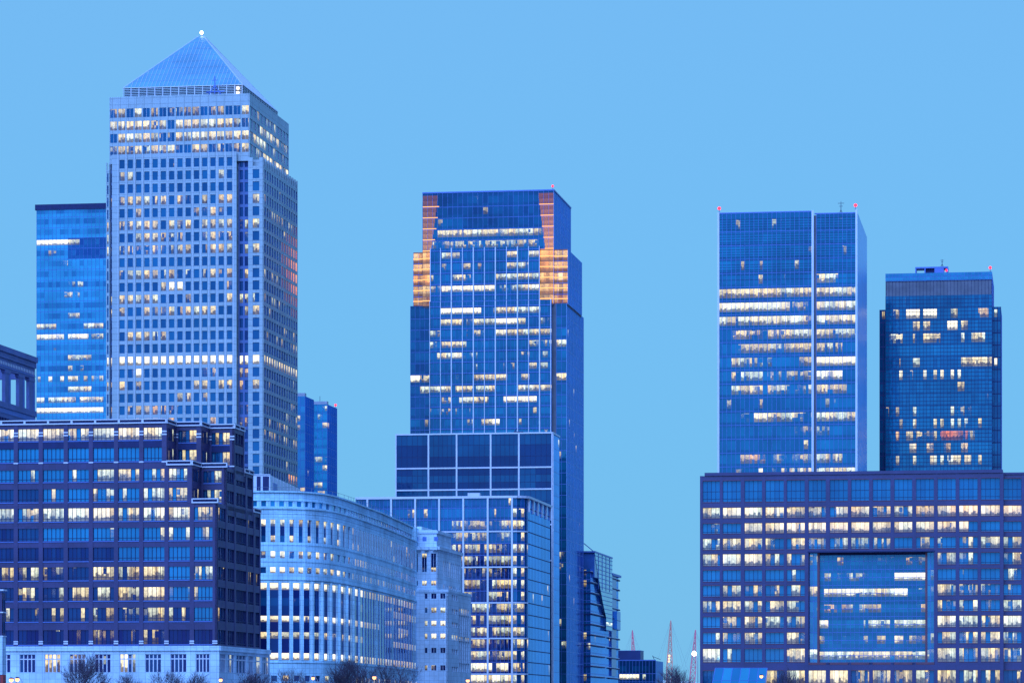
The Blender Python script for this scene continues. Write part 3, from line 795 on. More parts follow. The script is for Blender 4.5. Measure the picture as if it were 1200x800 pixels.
# ================================================================ glass tower with white edge fins (right)
panel_mat('sky_reflection_panels', (0.22, 0.55, 0.95), 6.0, 4.1, .1, .85, .3, 0.0, .05, .1)  # sky reflected along this side is put into a pale panel colour
def fin_tower():
    B = Bld('glass_tower', 'blue glass slab tower with white edge fins and two red roof lights', 'tower', 1004.5, 1010)
    zq = lambda py: B.z(py, B.fx(920))
    x0 = B.fx(841.2); xm0, xm1 = B.fx(952.5), B.fx(956.8); y1 = B.sy(1016)
    zt = B.z(249.5, B.fx(900)); ztr = B.z(250.2, -5)
    glass_box(B, x0, xm0, 0, y1, 0, zt); glass_box(B, xm0, 0, 0.5, y1 - .01, 0, ztr - .3)
    fh = zq(0) - zq(16.2)
    l = 841; w_ = 113
    def rw(a, b, v, wm=0): return (l + w_ * a, l + w_ * b, v, wm)
    rows = {310: [(888, 896, .5, .4), (908, 912, .5, .4), (930, 936, .5, .3)], 327: [(860, 862, .5), (889, 895, .7), (957, 980, .8)],
            343: [rw(.02, .98, .9), (957, 1003, .88)], 360: [rw(.02, .75, 1.0), rw(.75, 1, .62), (957, 1003, .95)], 376: [rw(.02, .98, .95), (957, 1003, .97)],
            392: [rw(.15, .98, .8, .1), (957, 1003, .75)], 408.5: [rw(.2, 1, .66), (957, 988, .85)], 424: [rw(.15, .45, .62), rw(.5, .55, .5), rw(.85, 1, .6), (957, 1003, 1.03)],
            441: [rw(.15, .45, .85), rw(.5, 1, .5), (957, 988, 1.0)], 457: [rw(.15, .45, .8), rw(.5, .98, .52, .2), (957, 994, .85)],
            489: [rw(.2, .35, .5), rw(.37, .52, 1.0), rw(.52, 1, .72), (957, 1003, .85)], 505: [rw(.8, 1, .4), (957, 970, .45)], 521: [rw(.88, .96, .7)],
            539: [rw(.25, .5, .65, .5), rw(.5, 1, .5), (957, 985, .7)], 552: [rw(.2, .3, .5), rw(.42, .46, 1), rw(.66, 1, .75, .15), (957, 1003, .7)]}
    L = table_lit(rows, 6.0, 0.05)
    def tn(px, py): return .62 if py < 335 else .55
    curtain(B, B.front(), x0, xm0, 0, zt, fh, zq(424.5), 1.32, L, 'tower_glass', .55, 'blue_metal', .11, toner=tn, hl=.14, vis=(.22, .86), subs=1)
    curtain(B, B.front(.5), xm1, -.5, 0, ztr, fh, zq(424.5), 1.32, L, 'tower_glass', .55, 'blue_metal', .11, toner=tn, hl=.14, vis=(.22, .86))
    gm = MB(); gm.box(B.front(), xm0 + .02, xm1 - .02, 0, zt - 1, -1.4, -.8, 'louvre'); B.part(gm, 'recessed_joint')
    for (a, b) in ((x0 - .1, x0 + .5), (xm0 - .35, xm0 + .3), (-.5, .1)):
        m = MB(); m.box(B.front(), a, b, 0, zt + .4, -.5, .55, 'white_metal'); B.part(m, 'edge_fin')
    m = MB(); m.box(B.right(), .5, y1, 0, zt - .2, -.2, 0, 'sky_reflection_panels'); B.part(m, 'flank_wall')
    m = MB(); m.box(B.front(), x0, xm0, zt, zt + .35, -.5, .1, 'blue_metal'); m.box(B.front(.5), xm0 + .5, -.5, ztr, ztr + .35, -.5, .1, 'blue_metal'); B.part(m, 'roof_parapet')
    # plant storeys: fine louvre lines behind the glass
    lv = MB()
    for k in range(26):
        z = zt - 1 - k * .75
        if k % 6: lv.box(B.front(), x0 + .5, xm0 - .4, z - .05, z + .05, .01, .07, 'louvre'); lv.box(B.front(.5), xm1 + .1, -.6, z - .05, z + .05, .01, .07, 'louvre')
    B.part(lv, 'louvre_band')
    beacon(B, x0 + .4, .3, zt + .3, r=.5); beacon(B, -.5, .3, zt + .3, r=.5)
    antenna(B, B.fx(985.5, 4), 4, ztr, 4.2)
fin_tower()

# ================================================================ shorter glass tower with louvre band (far right)
def louvre_tower():
    B = Bld('glass_tower', 'shorter blue glass tower with a dark louvred crown and rooftop plant box', 'tower', 1162.5, 1140)
    x0 = B.fx(1037.8); zt = B.z(319.5, x0 / 2); zq = lambda py: B.z(py, x0 / 2)
    glass_box(B, x0, 0, 0, 40, 0, zt)
    fh = zq(0) - zq(14.3)
    X = lambda f: 1038 + 124.5 * f
    rows = {365.5: [(X(.04), X(.13), .5), (X(.18), X(.33), 1.1), (X(.35), X(.49), 1.1), (X(.62), X(.66), .6), (X(.87), X(.98), .55, .3)],
            382: [(X(.27), X(.31), .7), (X(.34), X(.41), .6), (X(.58), X(.66), 1.05), (X(.7), X(.77), .7)],
            396: [(X(.02), X(.16), .95), (X(.27), X(.3), .6), (X(.35), X(.53), .9), (X(.7), X(.75), .9), (X(.82), X(.95), .9)],
            424.5: [(X(.12), X(.15), .4), (X(.26), X(.31), .7), (X(.7), X(.83), .9), (X(.84), X(.99), .85)],
            439: [(X(.12), X(.17), 1), (X(.19), X(.27), .6), (X(.34), X(.39), 1.0), (X(.44), X(.49), .9), (X(.5), X(.55), 1), (X(.6), X(.65), 1), (X(.66), X(.71), 1)],
            453: [(X(.66), X(.73), .7)], 468: [(X(.93), X(.97), .6)], 483.5: [(X(.1), X(.12), .4), (X(.27), X(.3), .8), (X(.6), X(.63), .9), (X(.68), X(.73), .7), (X(.76), X(.79), .4)],
            497: [(X(a - .015), X(a + .018), .9) for a in (.28, .45, .53, .61, .69, .77, .88)] + [(X(.12), X(.16), .4)],
            512: [(X(.08), X(.14), .7, .45), (X(.2), X(.24), .7), (X(.3), X(.48), .55), (X(.51), X(.76), .7, .9), (X(.77), X(.83), .7)],
            526: [(X(.23), X(.29), .95, .25), (X(.4), X(.46), .75, .35), (X(.55), X(.61), .7, .4), (X(.71), X(.78), .85, .25)],
            539.5: [(X(a - .018), X(a + .02), .95) for a in (.12, .28, .44, .47, .53, .61, .67, .7, .77, .88)]}
    L = table_lit(rows, 5.0, 0.03)
    zl1, zl0 = zq(328.5), zq(346)
    curtain(B, B.front(), x0, 0, 0, zl0, fh, zq(424.5), 1.15, L, 'tower_glass', .5, 'louvre', .09, hl=.15, vis=(.12, .88), subs=3)
    curtain(B, B.front(), x0, 0, zl1, zt, (zt - zl1) / 2, zl1 + (zt - zl1) / 4, 1.15, None, 'bright_glass', .6, 'blue_metal', .08)
    m = MB(); f = B.front()
    m.box(f, x0, 0, zl0, zl1, -.9, -.6, 'louvre')
    for k in range(11):
        z = zl0 + (zl1 - zl0) * (k + .5) / 11; m.box(f, x0 + .1, -.1, z - .06, z + .06, -.5, -.3, 'dark_metal' if k % 3 else 'blue_metal')
    for k in range(32):
        x = x0 + (0 - x0) * k / 31; m.box(f, max(x0, x - .05), min(0, x + .05), zl0, zl1, -.3, -.15, 'dark_metal')
    B.part(m, 'louvre_band')
    curtain(B, B.right(), 0, 40, 0, zt, fh, zq(424.5), 3.0, rand_lit(.02), 'tower_glass', .4, 'blue_metal', .1)
    # lower wings either side, set back
    for (pl, pr, pt, yl, tone) in ((1031, 1039, 363, 6, .2), (1161, 1172.8, 359.5, 6, .35)):
        a, b = B.fx(pl, yl), B.fx(pr, yl); z1 = B.z(pt, (a + b) / 2, yl)
        glass_box(B, a, b, yl, yl + 28, 0, z1, name='side_wing')
        curtain(B, B.front(yl), a, b, 0, z1, fh, zq(424.5), 1.2, table_lit({373: [(1031, 1037, .7), (1164, 1168, .8)], 428.5: [(1163, 1169, 1.1)], 432: [(1033, 1036, .6, .6)]}, 5), 'tower_glass', tone, 'louvre', .2, hl=.3)
    curtain(B, B.right(B.fx(1172.8, 6)), 6, 34, 0, B.z(359.5, 0, 6), fh, zq(424.5), 3, None, 'tower_glass', .5, 'blue_metal', .1)
    m = MB(); yl = 7; a, b = B.fx(1072.5, yl), B.fx(1111, yl); z0 = zt; z1 = B.z(312.2, -15, yl)
    c0, c1, c2 = B.fx(1095, yl), B.fx(1106, yl), B.fx(1084, yl)
    f = B.front(yl)
    m.box(f, a, b, z1 - .5, z1, -6, 0, 'blue_metal'); m.box(f, a, b, z0 - .2, z0 + .4, -6, 0, 'blue_metal')
    for x in (a, c2 - .2, b - .4): m.box(f, x, x + .4, z0 + .4, z1 - .5, -6, -.02, 'blue_metal')
    m.box(f, c0, c1, z0 + .4, z1 - .5, -5.9, -.03, 'blue_metal'); m.box(f, c2 + .2, c0, z0 + .4, z1 - .5, -5, -1.0, 'louvre')
    B.part(m, 'plant_box')
    antenna(B, B.fx(1104, 7.5), 8, z1, 2.6)
    beacon(B, B.fx(1109, 6), 6, zt + .2, r=.42); beacon(B, -.6, .6, zt, r=.5)
louvre_tower()

def parapet(mb, f, a, b, z, h=1.25, mat='white_metal', slot='dark_metal', step=5.3):
    """white balustrade: two rails with dark slots between posts"""
    mb.box(f, a, b, z, z + h * .25, -.5, .25, mat); mb.box(f, a, b, z + h * .78, z + h, -.5, .25, mat)
    mb.box(f, a + .02, b - .02, z + h * .25, z + h * .78, -.4, .0, slot)
    n = max(1, round((b - a) / step))
    for i in range(n + 1):
        x = a + (b - a) * i / n
        mb.box(f, max(a, x - .22), min(b, x + .22), z + h * .25, z + h * .78, -.35, .2, mat)

# ================================================================ brown stepped block (left)
def stepped_block():
    B = Bld('stone_block', 'brown granite office block with stepped corner terraces and white base on the left', 'office block', 254.5, 716)
    zq = lambda py: B.z(py, B.fx(120))
    G = 'brown_granite'; pitch = B.fx(233) - B.fx(203.3)
    e0 = B.fx(222.5 + 29.7 * 0 + 1.7)      # right edge of the right-hand pier line
    xL = -pitch * 11.4
    rows = [(501.6, 515.4), (524.8, 540.2), (549.8, 563.5), (572.2, 587), (595, 610), (618.3, 633), (641, 656.5), (664, 679), (687.8, 703), (711.8, 727.3), (737.6, 754.3)]
    Zr = [(zq(b), zq(a)) for a, b in rows]
    z1top = zq(496.6); z2top = zq(545.8); z3top = zq(590.3); zbase = zq(757.2)
    ext = [B.sy(286.5, -0.0), B.sy(297), B.sy(305.5)]
    step = [B.sy(265) , B.sy(274.5)]
    S1, S2 = step
    core = MB()
    core.aabox(xL, -.5, .5, ext[2] - .5, 0, z3top - .1, G)
    core.aabox(xL, -pitch - .5, .52, ext[1] - .5, 0, z2top - .1, G); core.aabox(-pitch - .6, -.52, S1 + .5, ext[1] - .5, 0, z2top - .12, G)
    core.aabox(xL, -2 * pitch - .5, .54, ext[0] - .5, 0, z1top - .1, G); core.aabox(-2 * pitch - .6, -pitch - .54, S1 + .5, ext[0] - .5, 0, z1top - .12, G); core.aabox(-pitch - .6, -.54, S2 + .5, ext[0] - .5, 0, z1top - .14, G)
    B.part(core, 'core')
    skin = MB()
    # (x right edge in bays from the corner, plane, first row, last row, number of bays)
    lit = {0: '99989997', 1: '00000000', 2: '012287677', 3: '001171589', 4: '6699959988', 5: '001112223', 6: '000110120', 7: '543397804', 8: '234778952', 9: '345553740', 10: '011242310'}
    def tone(row, bay):   # bay 0 = right-most
        t = .95
        if row in (3, 5) and bay >= 7: t = .25
        if row == 5 and bay == 8: t = .1
        if row == 6: t = .1 if bay >= 4 else .75
        if row >= 7: t = .15 if not (row == 7 and bay <= 1 or row in (8, 9) and bay == 0) else .9
        if row == 8 and bay == 1: t = .8
        if row == 10: t = .05
        return t
    segs = [(0, 0.0, 4, 10, 11), (1, 0.0, 2, 3, 10), (2, 0.0, 0, 1, 9), (0, S1, 2, 3, 1), (1, S1, 0, 1, 1), (0, S2, 0, 1, 1)]
    pw = .92
    for off, yl, r0, r1, nb in segs:
        f = B.front(yl); xr = -off * pitch
        zt = {0: z1top, 2: z2top, 4: z3top}[r0]; zb = {1: z2top, 3: z3top, 10: zbase}[r1]
        xl = xr - nb * pitch
        for i in range(nb + 1):
            x = xr - i * pitch
            a, b = max(xl, x - pw / 2), min(xr, x + pw / 2)
            if i == 0: a = xr - pw * 1.1
            skin.box(f, a, b, zb, zt, -.55, 0, G)
            if r0 in (0, 4):     # pale bands near the head or foot of the piers
                zz = [zq(506), zq(509.5), zq(541.5)] if r0 == 0 else [zq(751), zq(753.5)]
                for z in zz: skin.box(f, a - .02, b + .02, z - .14, z + .14, -.2, .05, 'white_metal')
        cuts = [zt] + [v for r in range(r0, r1 + 1) for v in (Zr[r][1], Zr[r][0])] + [zb]
        for k in range(0, len(cuts), 2):
            if cuts[k] > cuts[k + 1]: skin.box(f, xl, xr - .01, cuts[k + 1], cuts[k], -.55, -.12, G)
        if r0 == 0:   # dark glazed spandrel between the two top rows
            skin.box(f, xl, xr - .02, Zr[1][1] + .05, Zr[0][0] - .05, -.115, -.06, 'louvre')
        for r in range(r0, r1 + 1):
            for i in range(nb):
                a, b = xr - (i + 1) * pitch + pw / 2, xr - i * pitch - pw / 2
                if i == 0: b = xr - pw * 1.1
                gb = i + off; s = lit[r]; idx = 8 - gb
                q = int(s[idx]) if 0 <= idx < len(s) else 6
                if yl > 0: q = 4
                n = 5 if (b - a) > 3.5 else 4; fr_ = q / 9.0
                ls = []
                for p in range(n):
                    if q >= 9: ls.append(R.uniform(.85, 1.05))
                    elif q == 0: ls.append(0)
                    else: ls.append(R.uniform(.6, 1.0) if R.random() < fr_ else R.choice([0, 0, .35]) * (q > 2))
                if r == 10: ls = [min(v, .55) for v in ls]
                if yl > 0: ls = [0, .5, 0, .9, .9][:n]
                t = tone(r, gb)
                if yl > 0: t = .4
                B.wins.append(window(f, a, b, Zr[r][0], Zr[r][1], -.42, n, ls, t, 0, 'office_glass', 'dark_metal', .10, [.2], .05))
                # sill rail
                skin.box(f, a, b, Zr[r][0] - .28, Zr[r][0] - .1, -.13, .02, 'blue_metal')
    # return walls of the corner steps, with a window each
    for xl, y0, y1, r0, r1, zb, zt in ((-pitch, 0, S1, 2, 3, z3top, z2top), (-2 * pitch, 0, S1, 0, 1, z2top, z1top), (-pitch, S1, S2, 0, 1, z2top, z1top)):
        f = B.right(xl); skin.box(f, y0 + .01, y1, zb - 1, zt - .01, -.45, -.02, G)
        for r in range(r0, r1 + 1): B.wins.append(window(f, y0 + 1.2, y1 - .6, Zr[r][0], Zr[r][1], .02, 4, [0, 0, .5, 0], .05, 0, 'office_glass', 'dark_metal', .1))
    # right-hand elevation
    for lev, (y0, y1, r0, r1, zt, zb) in enumerate(((S2, ext[0], 0, 1, z1top, z2top - 2), (S1, ext[1], 2, 3, z2top, z3top - 2), (0, ext[2], 4, 10, z3top, zbase))):
        f = B.right()
        bounds = {2: [256, 266, 276, 290, 298.5, 305.5], 1: [265, 275.5, 289, 297.2], 0: [274.5, 287]}[lev]
        ys = [max(y0, B.sy(p)) for p in bounds]; ys[0] = y0; ys[-1] = y1
        for k, y in enumerate(ys): skin.box(f, max(y0, y - .8), min(y1, y + .8), zb, zt - .01, -.5, .0, G)
        cuts = [zt] + [v for r in range(r0, r1 + 1) for v in (Zr[r][1], Zr[r][0])] + [zb]
        for k in range(0, len(cuts), 2):
            if cuts[k] > cuts[k + 1]: skin.box(f, y0 + .01, y1 - .01, cuts[k + 1], cuts[k] - .01, -.5, -.06, G)
        for r in range(r0, r1 + 1):
            for k in range(len(ys) - 1):
                n = 3 if k != 2 else 5
                l = R.choice([0, 0, 0, .3, .45]) if r in (4, 7, 8, 9) else 0
                B.wins.append(window(f, ys[k] + .8, ys[k + 1] - .8, Zr[r][0], Zr[r][1], -.3, n, [l if R.random() < .6 else 0 for _ in range(n)], .06, .1, 'office_glass', 'dark_metal', .2, [.15]))
    B.part(skin, 'wall')
    # white balustrades on every terrace edge
    for f, a, b, z in ((B.front(), xL, -2 * pitch, z1top), (B.front(S1), -2 * pitch, -pitch, z1top), (B.front(S2), -pitch, .25, z1top),
                       (B.front(), -2 * pitch, -pitch, z2top), (B.front(S1), -pitch, .25, z2top), (B.front(), -pitch, .25, z3top),
                       (B.right(-2 * pitch), 0, S1, z1top), (B.right(-pitch), S1, S2, z1top), (B.right(0), S2, ext[0], z1top), (B.right(-pitch), 0, S1, z2top),
                       (B.right(0), ext[0], ext[1], z2top), (B.right(0), ext[1], ext[2], z3top)):
        m = MB(); parapet(m, f, a, b, z, 1.0); B.part(m, 'balustrade')
    # white base with grouped windows
    bs = MB(); W = 'pale_stone'; f = B.front(-.6); zc0 = zbase + .1; ext3 = B.sy(316, .6)
    bs.box(f, xL, .7, zc0 - 1.0, zc0, -1.2, .35, W); bs.box(B.right(.6), -.6 + .02, ext3, zc0 - 1.01, zc0 - .01, -1.2, .35, W)
    wz0, wz1 = zq(787), zq(766.3)
    for i in range(12):
        x = -i * pitch; a, b = max(xL, x - 1.0), min(.6, x + 1.0)
        if i == 0: a = -1.5
        bs.box(f, a, b, 0, zc0 - 1.0, -.6, 0, W)
    bs.box(f, xL, .58, wz1, zc0 - 1.0, -.6, -.04, W); bs.box(f, xL, .58, 0, wz0, -.6, -.04, W)
    lb = [0, .2, 0, 1.0, .3, .6, .95, 0, 0, .3, .5]
    for i in range(11):
        a, b = -(i + 1) * pitch + 1.0, -i * pitch - 1.0
        if i == 0: b = -1.5
        B.wins.insert(0, window(f, a, b, wz0, wz1, -.35, 4, [max(0, lb[i] + R.uniform(-.25, .1)) if lb[i] else 0 for _ in range(4)], .12, 0, 'office_glass', 'white_metal', .22, [.74]))
        for k in range(1): pass
    yb = [-.6] + [B.sy(p, .6) for p in (266, 276, 290, 298.5, 306.5)] + [ext3]
    fb = B.right(.6)
    for k, y in enumerate(yb): bs.box(fb, max(-.58, y - .9), min(ext3, y + .9), 0, zc0 - 1.02, -.6, 0, W)
    bs.box(fb, -.58, ext3 - .02, wz1, zc0 - 1.02, -.6, -.05, W); bs.box(fb, -.58, ext3 - .02, 0, wz0, -.6, -.05, W)
    for k in range(len(yb) - 1):
        B.wins.append(window(fb, yb[k] + .9, yb[k + 1] - .9, wz0, wz1, -.3, 3, [R.choice([0, 0, .6]) for _ in range(3)], .5, 0, 'office_glass', 'white_metal', .3, [.74]))
    bs.aabox(.6 - 12, .0, ext[2] - 4, ext3 - .6, 0, zc0 - 1.1, W)
    B.part(bs, 'base')
    B.finish_windows()
stepped_block()

# ================================================================ brown block with a glazed atrium (right)
def atrium_block():
    B = Bld('stone_block', 'dark purple-brown office block with a tall glazed atrium bay in its front', 'office block', 1248, 862)
    zq = lambda py: B.z(py, B.fx(1000)); G = 'dark_granite'
    x0 = B.fx(820.3); X = lambda p: B.fx(p)
    bays = [(823.5, 843.5), (847, 868), (872.5, 893), (897, 918.5), (922, 943), (947.5, 967.7), (972.5, 993.5), (997.5, 1018.5), (1022.7, 1043.5), (1048, 1069), (1073.5, 1094.5),
            (1098.7, 1120), (1124, 1145.7), (1149.5, 1171.7), (1176, 1197), (1201, 1222), (1226, 1246)]
    rows = [(561.5, 586.5), (593.3, 605.3), (611.7, 623.5), (629.7, 642.5), (648, 661.5), (666.7, 680), (684.8, 697.5), (703.3, 716), (721.6, 734.5), (740.5, 753.5), (759.3, 775), (785, 803), (809, 828)]
    Zr = [(zq(b), zq(a)) for a, b in rows]
    zt = zq(555.5); xt = X(1173.8); zt2 = zq(557); ztR = zt2
    core = MB(); core.aabox(x0 + .3, xt, 3.9, 60, 0, zt - .2, G); core.aabox(xt, 0, 4.0, 60, 0, zt2 - .3, G)
    hole0, hole1 = X(946.8), X(1095.3); hz1, hz0 = zq(646.5), zq(776)
    core.aabox(x0 + .3, hole0 - .3, .8, 4, 0, zt - .25, G); core.aabox(hole1 + .3, xt, .8, 4.1, 0, zt - .25, G); core.aabox(xt, -.1, 2.85, 4.2, 0, zt2 - .35, G)
    core.aabox(hole0 - .4, hole1 + .4, .82, 4.05, hz1 + .3, zt - .26, G); core.aabox(hole0 - .4, hole1 + .4, .82, 4.05, 0, hz0 - .3, G)
    B.part(core, 'core')
    lit = {0: [0] * 17, 1: [8, 9, 9, 9, 6, 6, 7, 7, 8, 8, 8, 9, 9, 9, 9, 8, 8], 2: [2, 3, 9, 9, 9, 9, 9, 9, 9, 9, 9, 9, 6, 0, 0, 3, 3], 3: [7, 8, 8, 8, 6, 4, 4, 2, 4, 0, 2, 2, 7, 4, 5, 3, 3],
           4: [8, 9, 9, 6, 5, 0, 0, 0, 0, 0, 0, 3, 2, 0, 5, 4, 4], 5: [0, 1, 1, 0, 2, 0, 0, 0, 0, 0, 0, 1, 4, 1, 5, 3, 3], 6: [0, 5, 3, 2, 6, 0, 0, 0, 0, 0, 0, 6, 6, 4, 3, 2, 2],
           7: [4, 7, 6, 5, 7, 0, 0, 0, 0, 0, 0, 6, 2, 2, 3, 4, 3], 8: [2, 8, 7, 5, 8, 0, 0, 0, 0, 0, 0, 9, 8, 8, 9, 5, 4], 9: [1, 5, 7, 1, 5, 0, 0, 0, 0, 0, 0, 7, 7, 5, 7, 4, 4],
           10: [9, 1, 0, 0, 6, 0, 0, 0, 0, 0, 0, 8, 3, 3, 5, 4, 3], 11: [0, 0, 0, 5, 8, 9, 9, 8, 7, 6, 5, 5, 4, 3, 1, 1, 1], 12: [2] * 17}
    skin = MB(); f = B.front()
    def inatr(i, r): return 5 <= i <= 10 and 4 <= r <= 10
    edges = [x0] + [v for b in bays for v in b]
    pe = [(x0, X(bays[0][0]))] + [(X(bays[i][1]), X(bays[i + 1][0])) for i in range(len(bays) - 1)] + [(X(bays[-1][1]), 0)]
    for i, (a, b) in enumerate(pe):
        yl = 0 if i <= 14 else 2.0
        ff = B.front(yl); top = zt if i <= 14 else zt2
        if 6 <= i <= 10:
            skin.box(ff, a, b, hz1 - .1, top, -.7, 0, G); skin.box(ff, a, b, 0, hz0, -.7, 0, G)
        else: skin.box(ff, a, b, 0, top, -.7, 0, G)
        # pier side facing right is deep: reads as shadow line
    def spand(x_0, x_1, yl, top, rr):
        ff = B.front(yl)
        cuts = [top] + [v for r in rr for v in (Zr[r][1], Zr[r][0])] + [0]
        return cuts, ff
    for (xa, xb, yl, top, atr) in ((x0 + .02, X(946), 0, zt, 0), (X(946), X(1096), 0, zt, 1), (X(1096), X(1173.6), 0, zt, 0), (X(1173.8), -.02, 2.0, zt2, 0)):
        ff = B.front(yl)
        cuts = [top - .02] + [v for r in range(13) for v in (Zr[r][1], Zr[r][0])] + [0]
        for k in range(0, len(cuts), 2):
            z1, z0 = cuts[k], cuts[k + 1]
            if atr and z0 < hz1 - 2 and z1 > hz0 + 2: continue
            if atr and z0 < hz1 < z1: z0 = hz1
            if atr and z0 < hz0 < z1: z1 = hz0
            skin.box(ff, xa, xb, z0, z1, -.7, -.05, G)
    # thin bronze rails at head and sill of the openings
    for r in range(13):
        for i, (a, b) in enumerate(bays):
            if inatr(i, r): continue
            yl = 0 if i <= 13 else 2.0
            skin.box(B.front(yl), X(a), X(b), Zr[r][1] - .02, Zr[r][1] + .14, -.04, .03, 'bronze'); skin.box(B.front(yl), X(a), X(b), Zr[r][0] - .14, Zr[r][0] + .02, -.04, .03, 'bronze')
    B.part(skin, 'wall')
    for r in range(13):
        for i, (a, b) in enumerate(bays):
            if inatr(i, r): continue
            yl = 0 if i <= 13 else 2.0
            q = lit[r][i]; n = 4; wm = 0.0
            if (r == 1 and i >= 5) : wm = .28
            if r == 2 and i >= 2: wm = .16
            ls = []
            for p in range(n):
                if q >= 9: ls.append(R.uniform(.92, 1.05))
                elif q == 0: ls.append(0)
                else: ls.append(R.uniform(.55, .98) if R.random() < q / 8.5 else R.choice([0, .3, .4]) * (q > 1))
            if r == 2 and i == 12: ls = [1.02, 1.02, 0, 0]
            t = .62 + (.12 if r else .0)
            if r in (11, 12): t = .4
            B.wins.append(window(B.front(yl), X(a), X(b), Zr[r][0], Zr[r][1], -.62, n, ls, t, wm, 'office_glass', 'dark_metal', .08, [.5, .15] if r == 0 else [.15], .08))
    # glazed atrium, set back behind the frame
    yl = 3.3; xa, xb = B.fx(960.5, yl), B.fx(1084.5, yl)
    fh = zq(0) - zq(18.45)
    rows_a = {655: [(980, 1084, .55, .4), (1003, 1006, 1, .4), (1016, 1030, .6, .6)], 677: [(964, 1020, .55), (1048, 1083, 1.08)], 695.5: [(964, 1003, 1.0), (1004, 1046, .92), (1048, 1063, 1.05), (1064, 1084, .55)],
              712.5: [(968, 982, .7, .4), (985, 1000, .5, .3), (1005, 1034, .6), (1077, 1084, .9, .3)], 730.5: [(961, 972, 1.0), (995, 1000, .6), (1010, 1026, .8), (1028, 1042, .85), (1048, 1064, .85), (1066, 1084, .8)],
              747: [(963, 980, .35), (985, 991, .5), (1030, 1040, .7), (1048, 1060, 1.0, .1), (1060, 1072, .6), (1074, 1084, .45, .5)], 767: [(960, 969, .95), (970, 1000, .85), (1002, 1044, .95), (1046, 1084, .85)]}
    curtain(B, B.front(yl), xa, xb, hz0, hz1, fh, zq(712.5), 1.12, table_lit(rows_a, 7.5, .30), 'tower_glass', .62, 'blue_metal', .08, hl=.12, vis=(.28, .78), name='atrium_band', subs=2)
    for (p0, p1) in ((949, 958), (1086.5, 1094.5)):
        a, b = B.fx(p0, 2.2), B.fx(p1, 2.2)
        curtain(B, B.front(2.2), a, b, hz0, hz1, fh, zq(712.5), 1.1, table_lit({655: [(948, 957, .55)], 690: [(948, 957, .8), (1089, 1094, .5)], 747: [(1091, 1095, .5)], 767: [(948, 957, .85), (1088, 1095, .6)]}, 6, .08), 'bright_glass', .55, 'blue_metal', .1, name='atrium_band')
    fr = MB()
    for p in (959.2, 1085.6):
        x = B.fx(p, 2.6); fr.box(B.front(2.6), x - .28, x + .28, hz0, hz1, -1.2, .6, 'bronze')
    fr.box(B.front(2.8), hole0, hole1, hz1 - .6, hz1, -1, .2, 'dark_metal'); fr.box(B.front(.3), hole0, hole1, hz0 - .5, hz0 + .1, -3, .3, 'bronze')
    fr.box(B.front(0), hole0 - .1, hole1 + .1, hz1 - .05, hz1 + .3, -.6, .12, 'dark_metal')
    B.part(fr, 'atrium_frame')
    # cornice and open frame at the right-hand end
    m = MB(); m.box(B.front(), x0 + 1.2, xt + .3, zt, zt + .8, -8, .25, G); m.box(B.front(2.0), xt + .3, 0, zt2, zt2 + .5, -8, .2, G); B.part(m, 'cornice')
    lf = MB(); lf.box(Face((x0, 60), (0, -1)), 0, 59.9, 0, zt - .01, -.4, 0, G); B.part(lf, 'side_wall')
    B.finish_windows()
plain_mat('bronze', (0.16, 0.06, 0.09), 0.4, 0.4, 0.5, 0.15)
atrium_block()
# ================================================================ curved white stone building
def interp(xs, ys, x):
    if x <= xs[0]: return ys[0]
    for i in range(len(xs) - 1):
        if x <= xs[i + 1]:
            t = (x - xs[i]) / (xs[i + 1] - xs[i]); return ys[i] + (ys[i + 1] - ys[i]) * t
    return ys[-1]

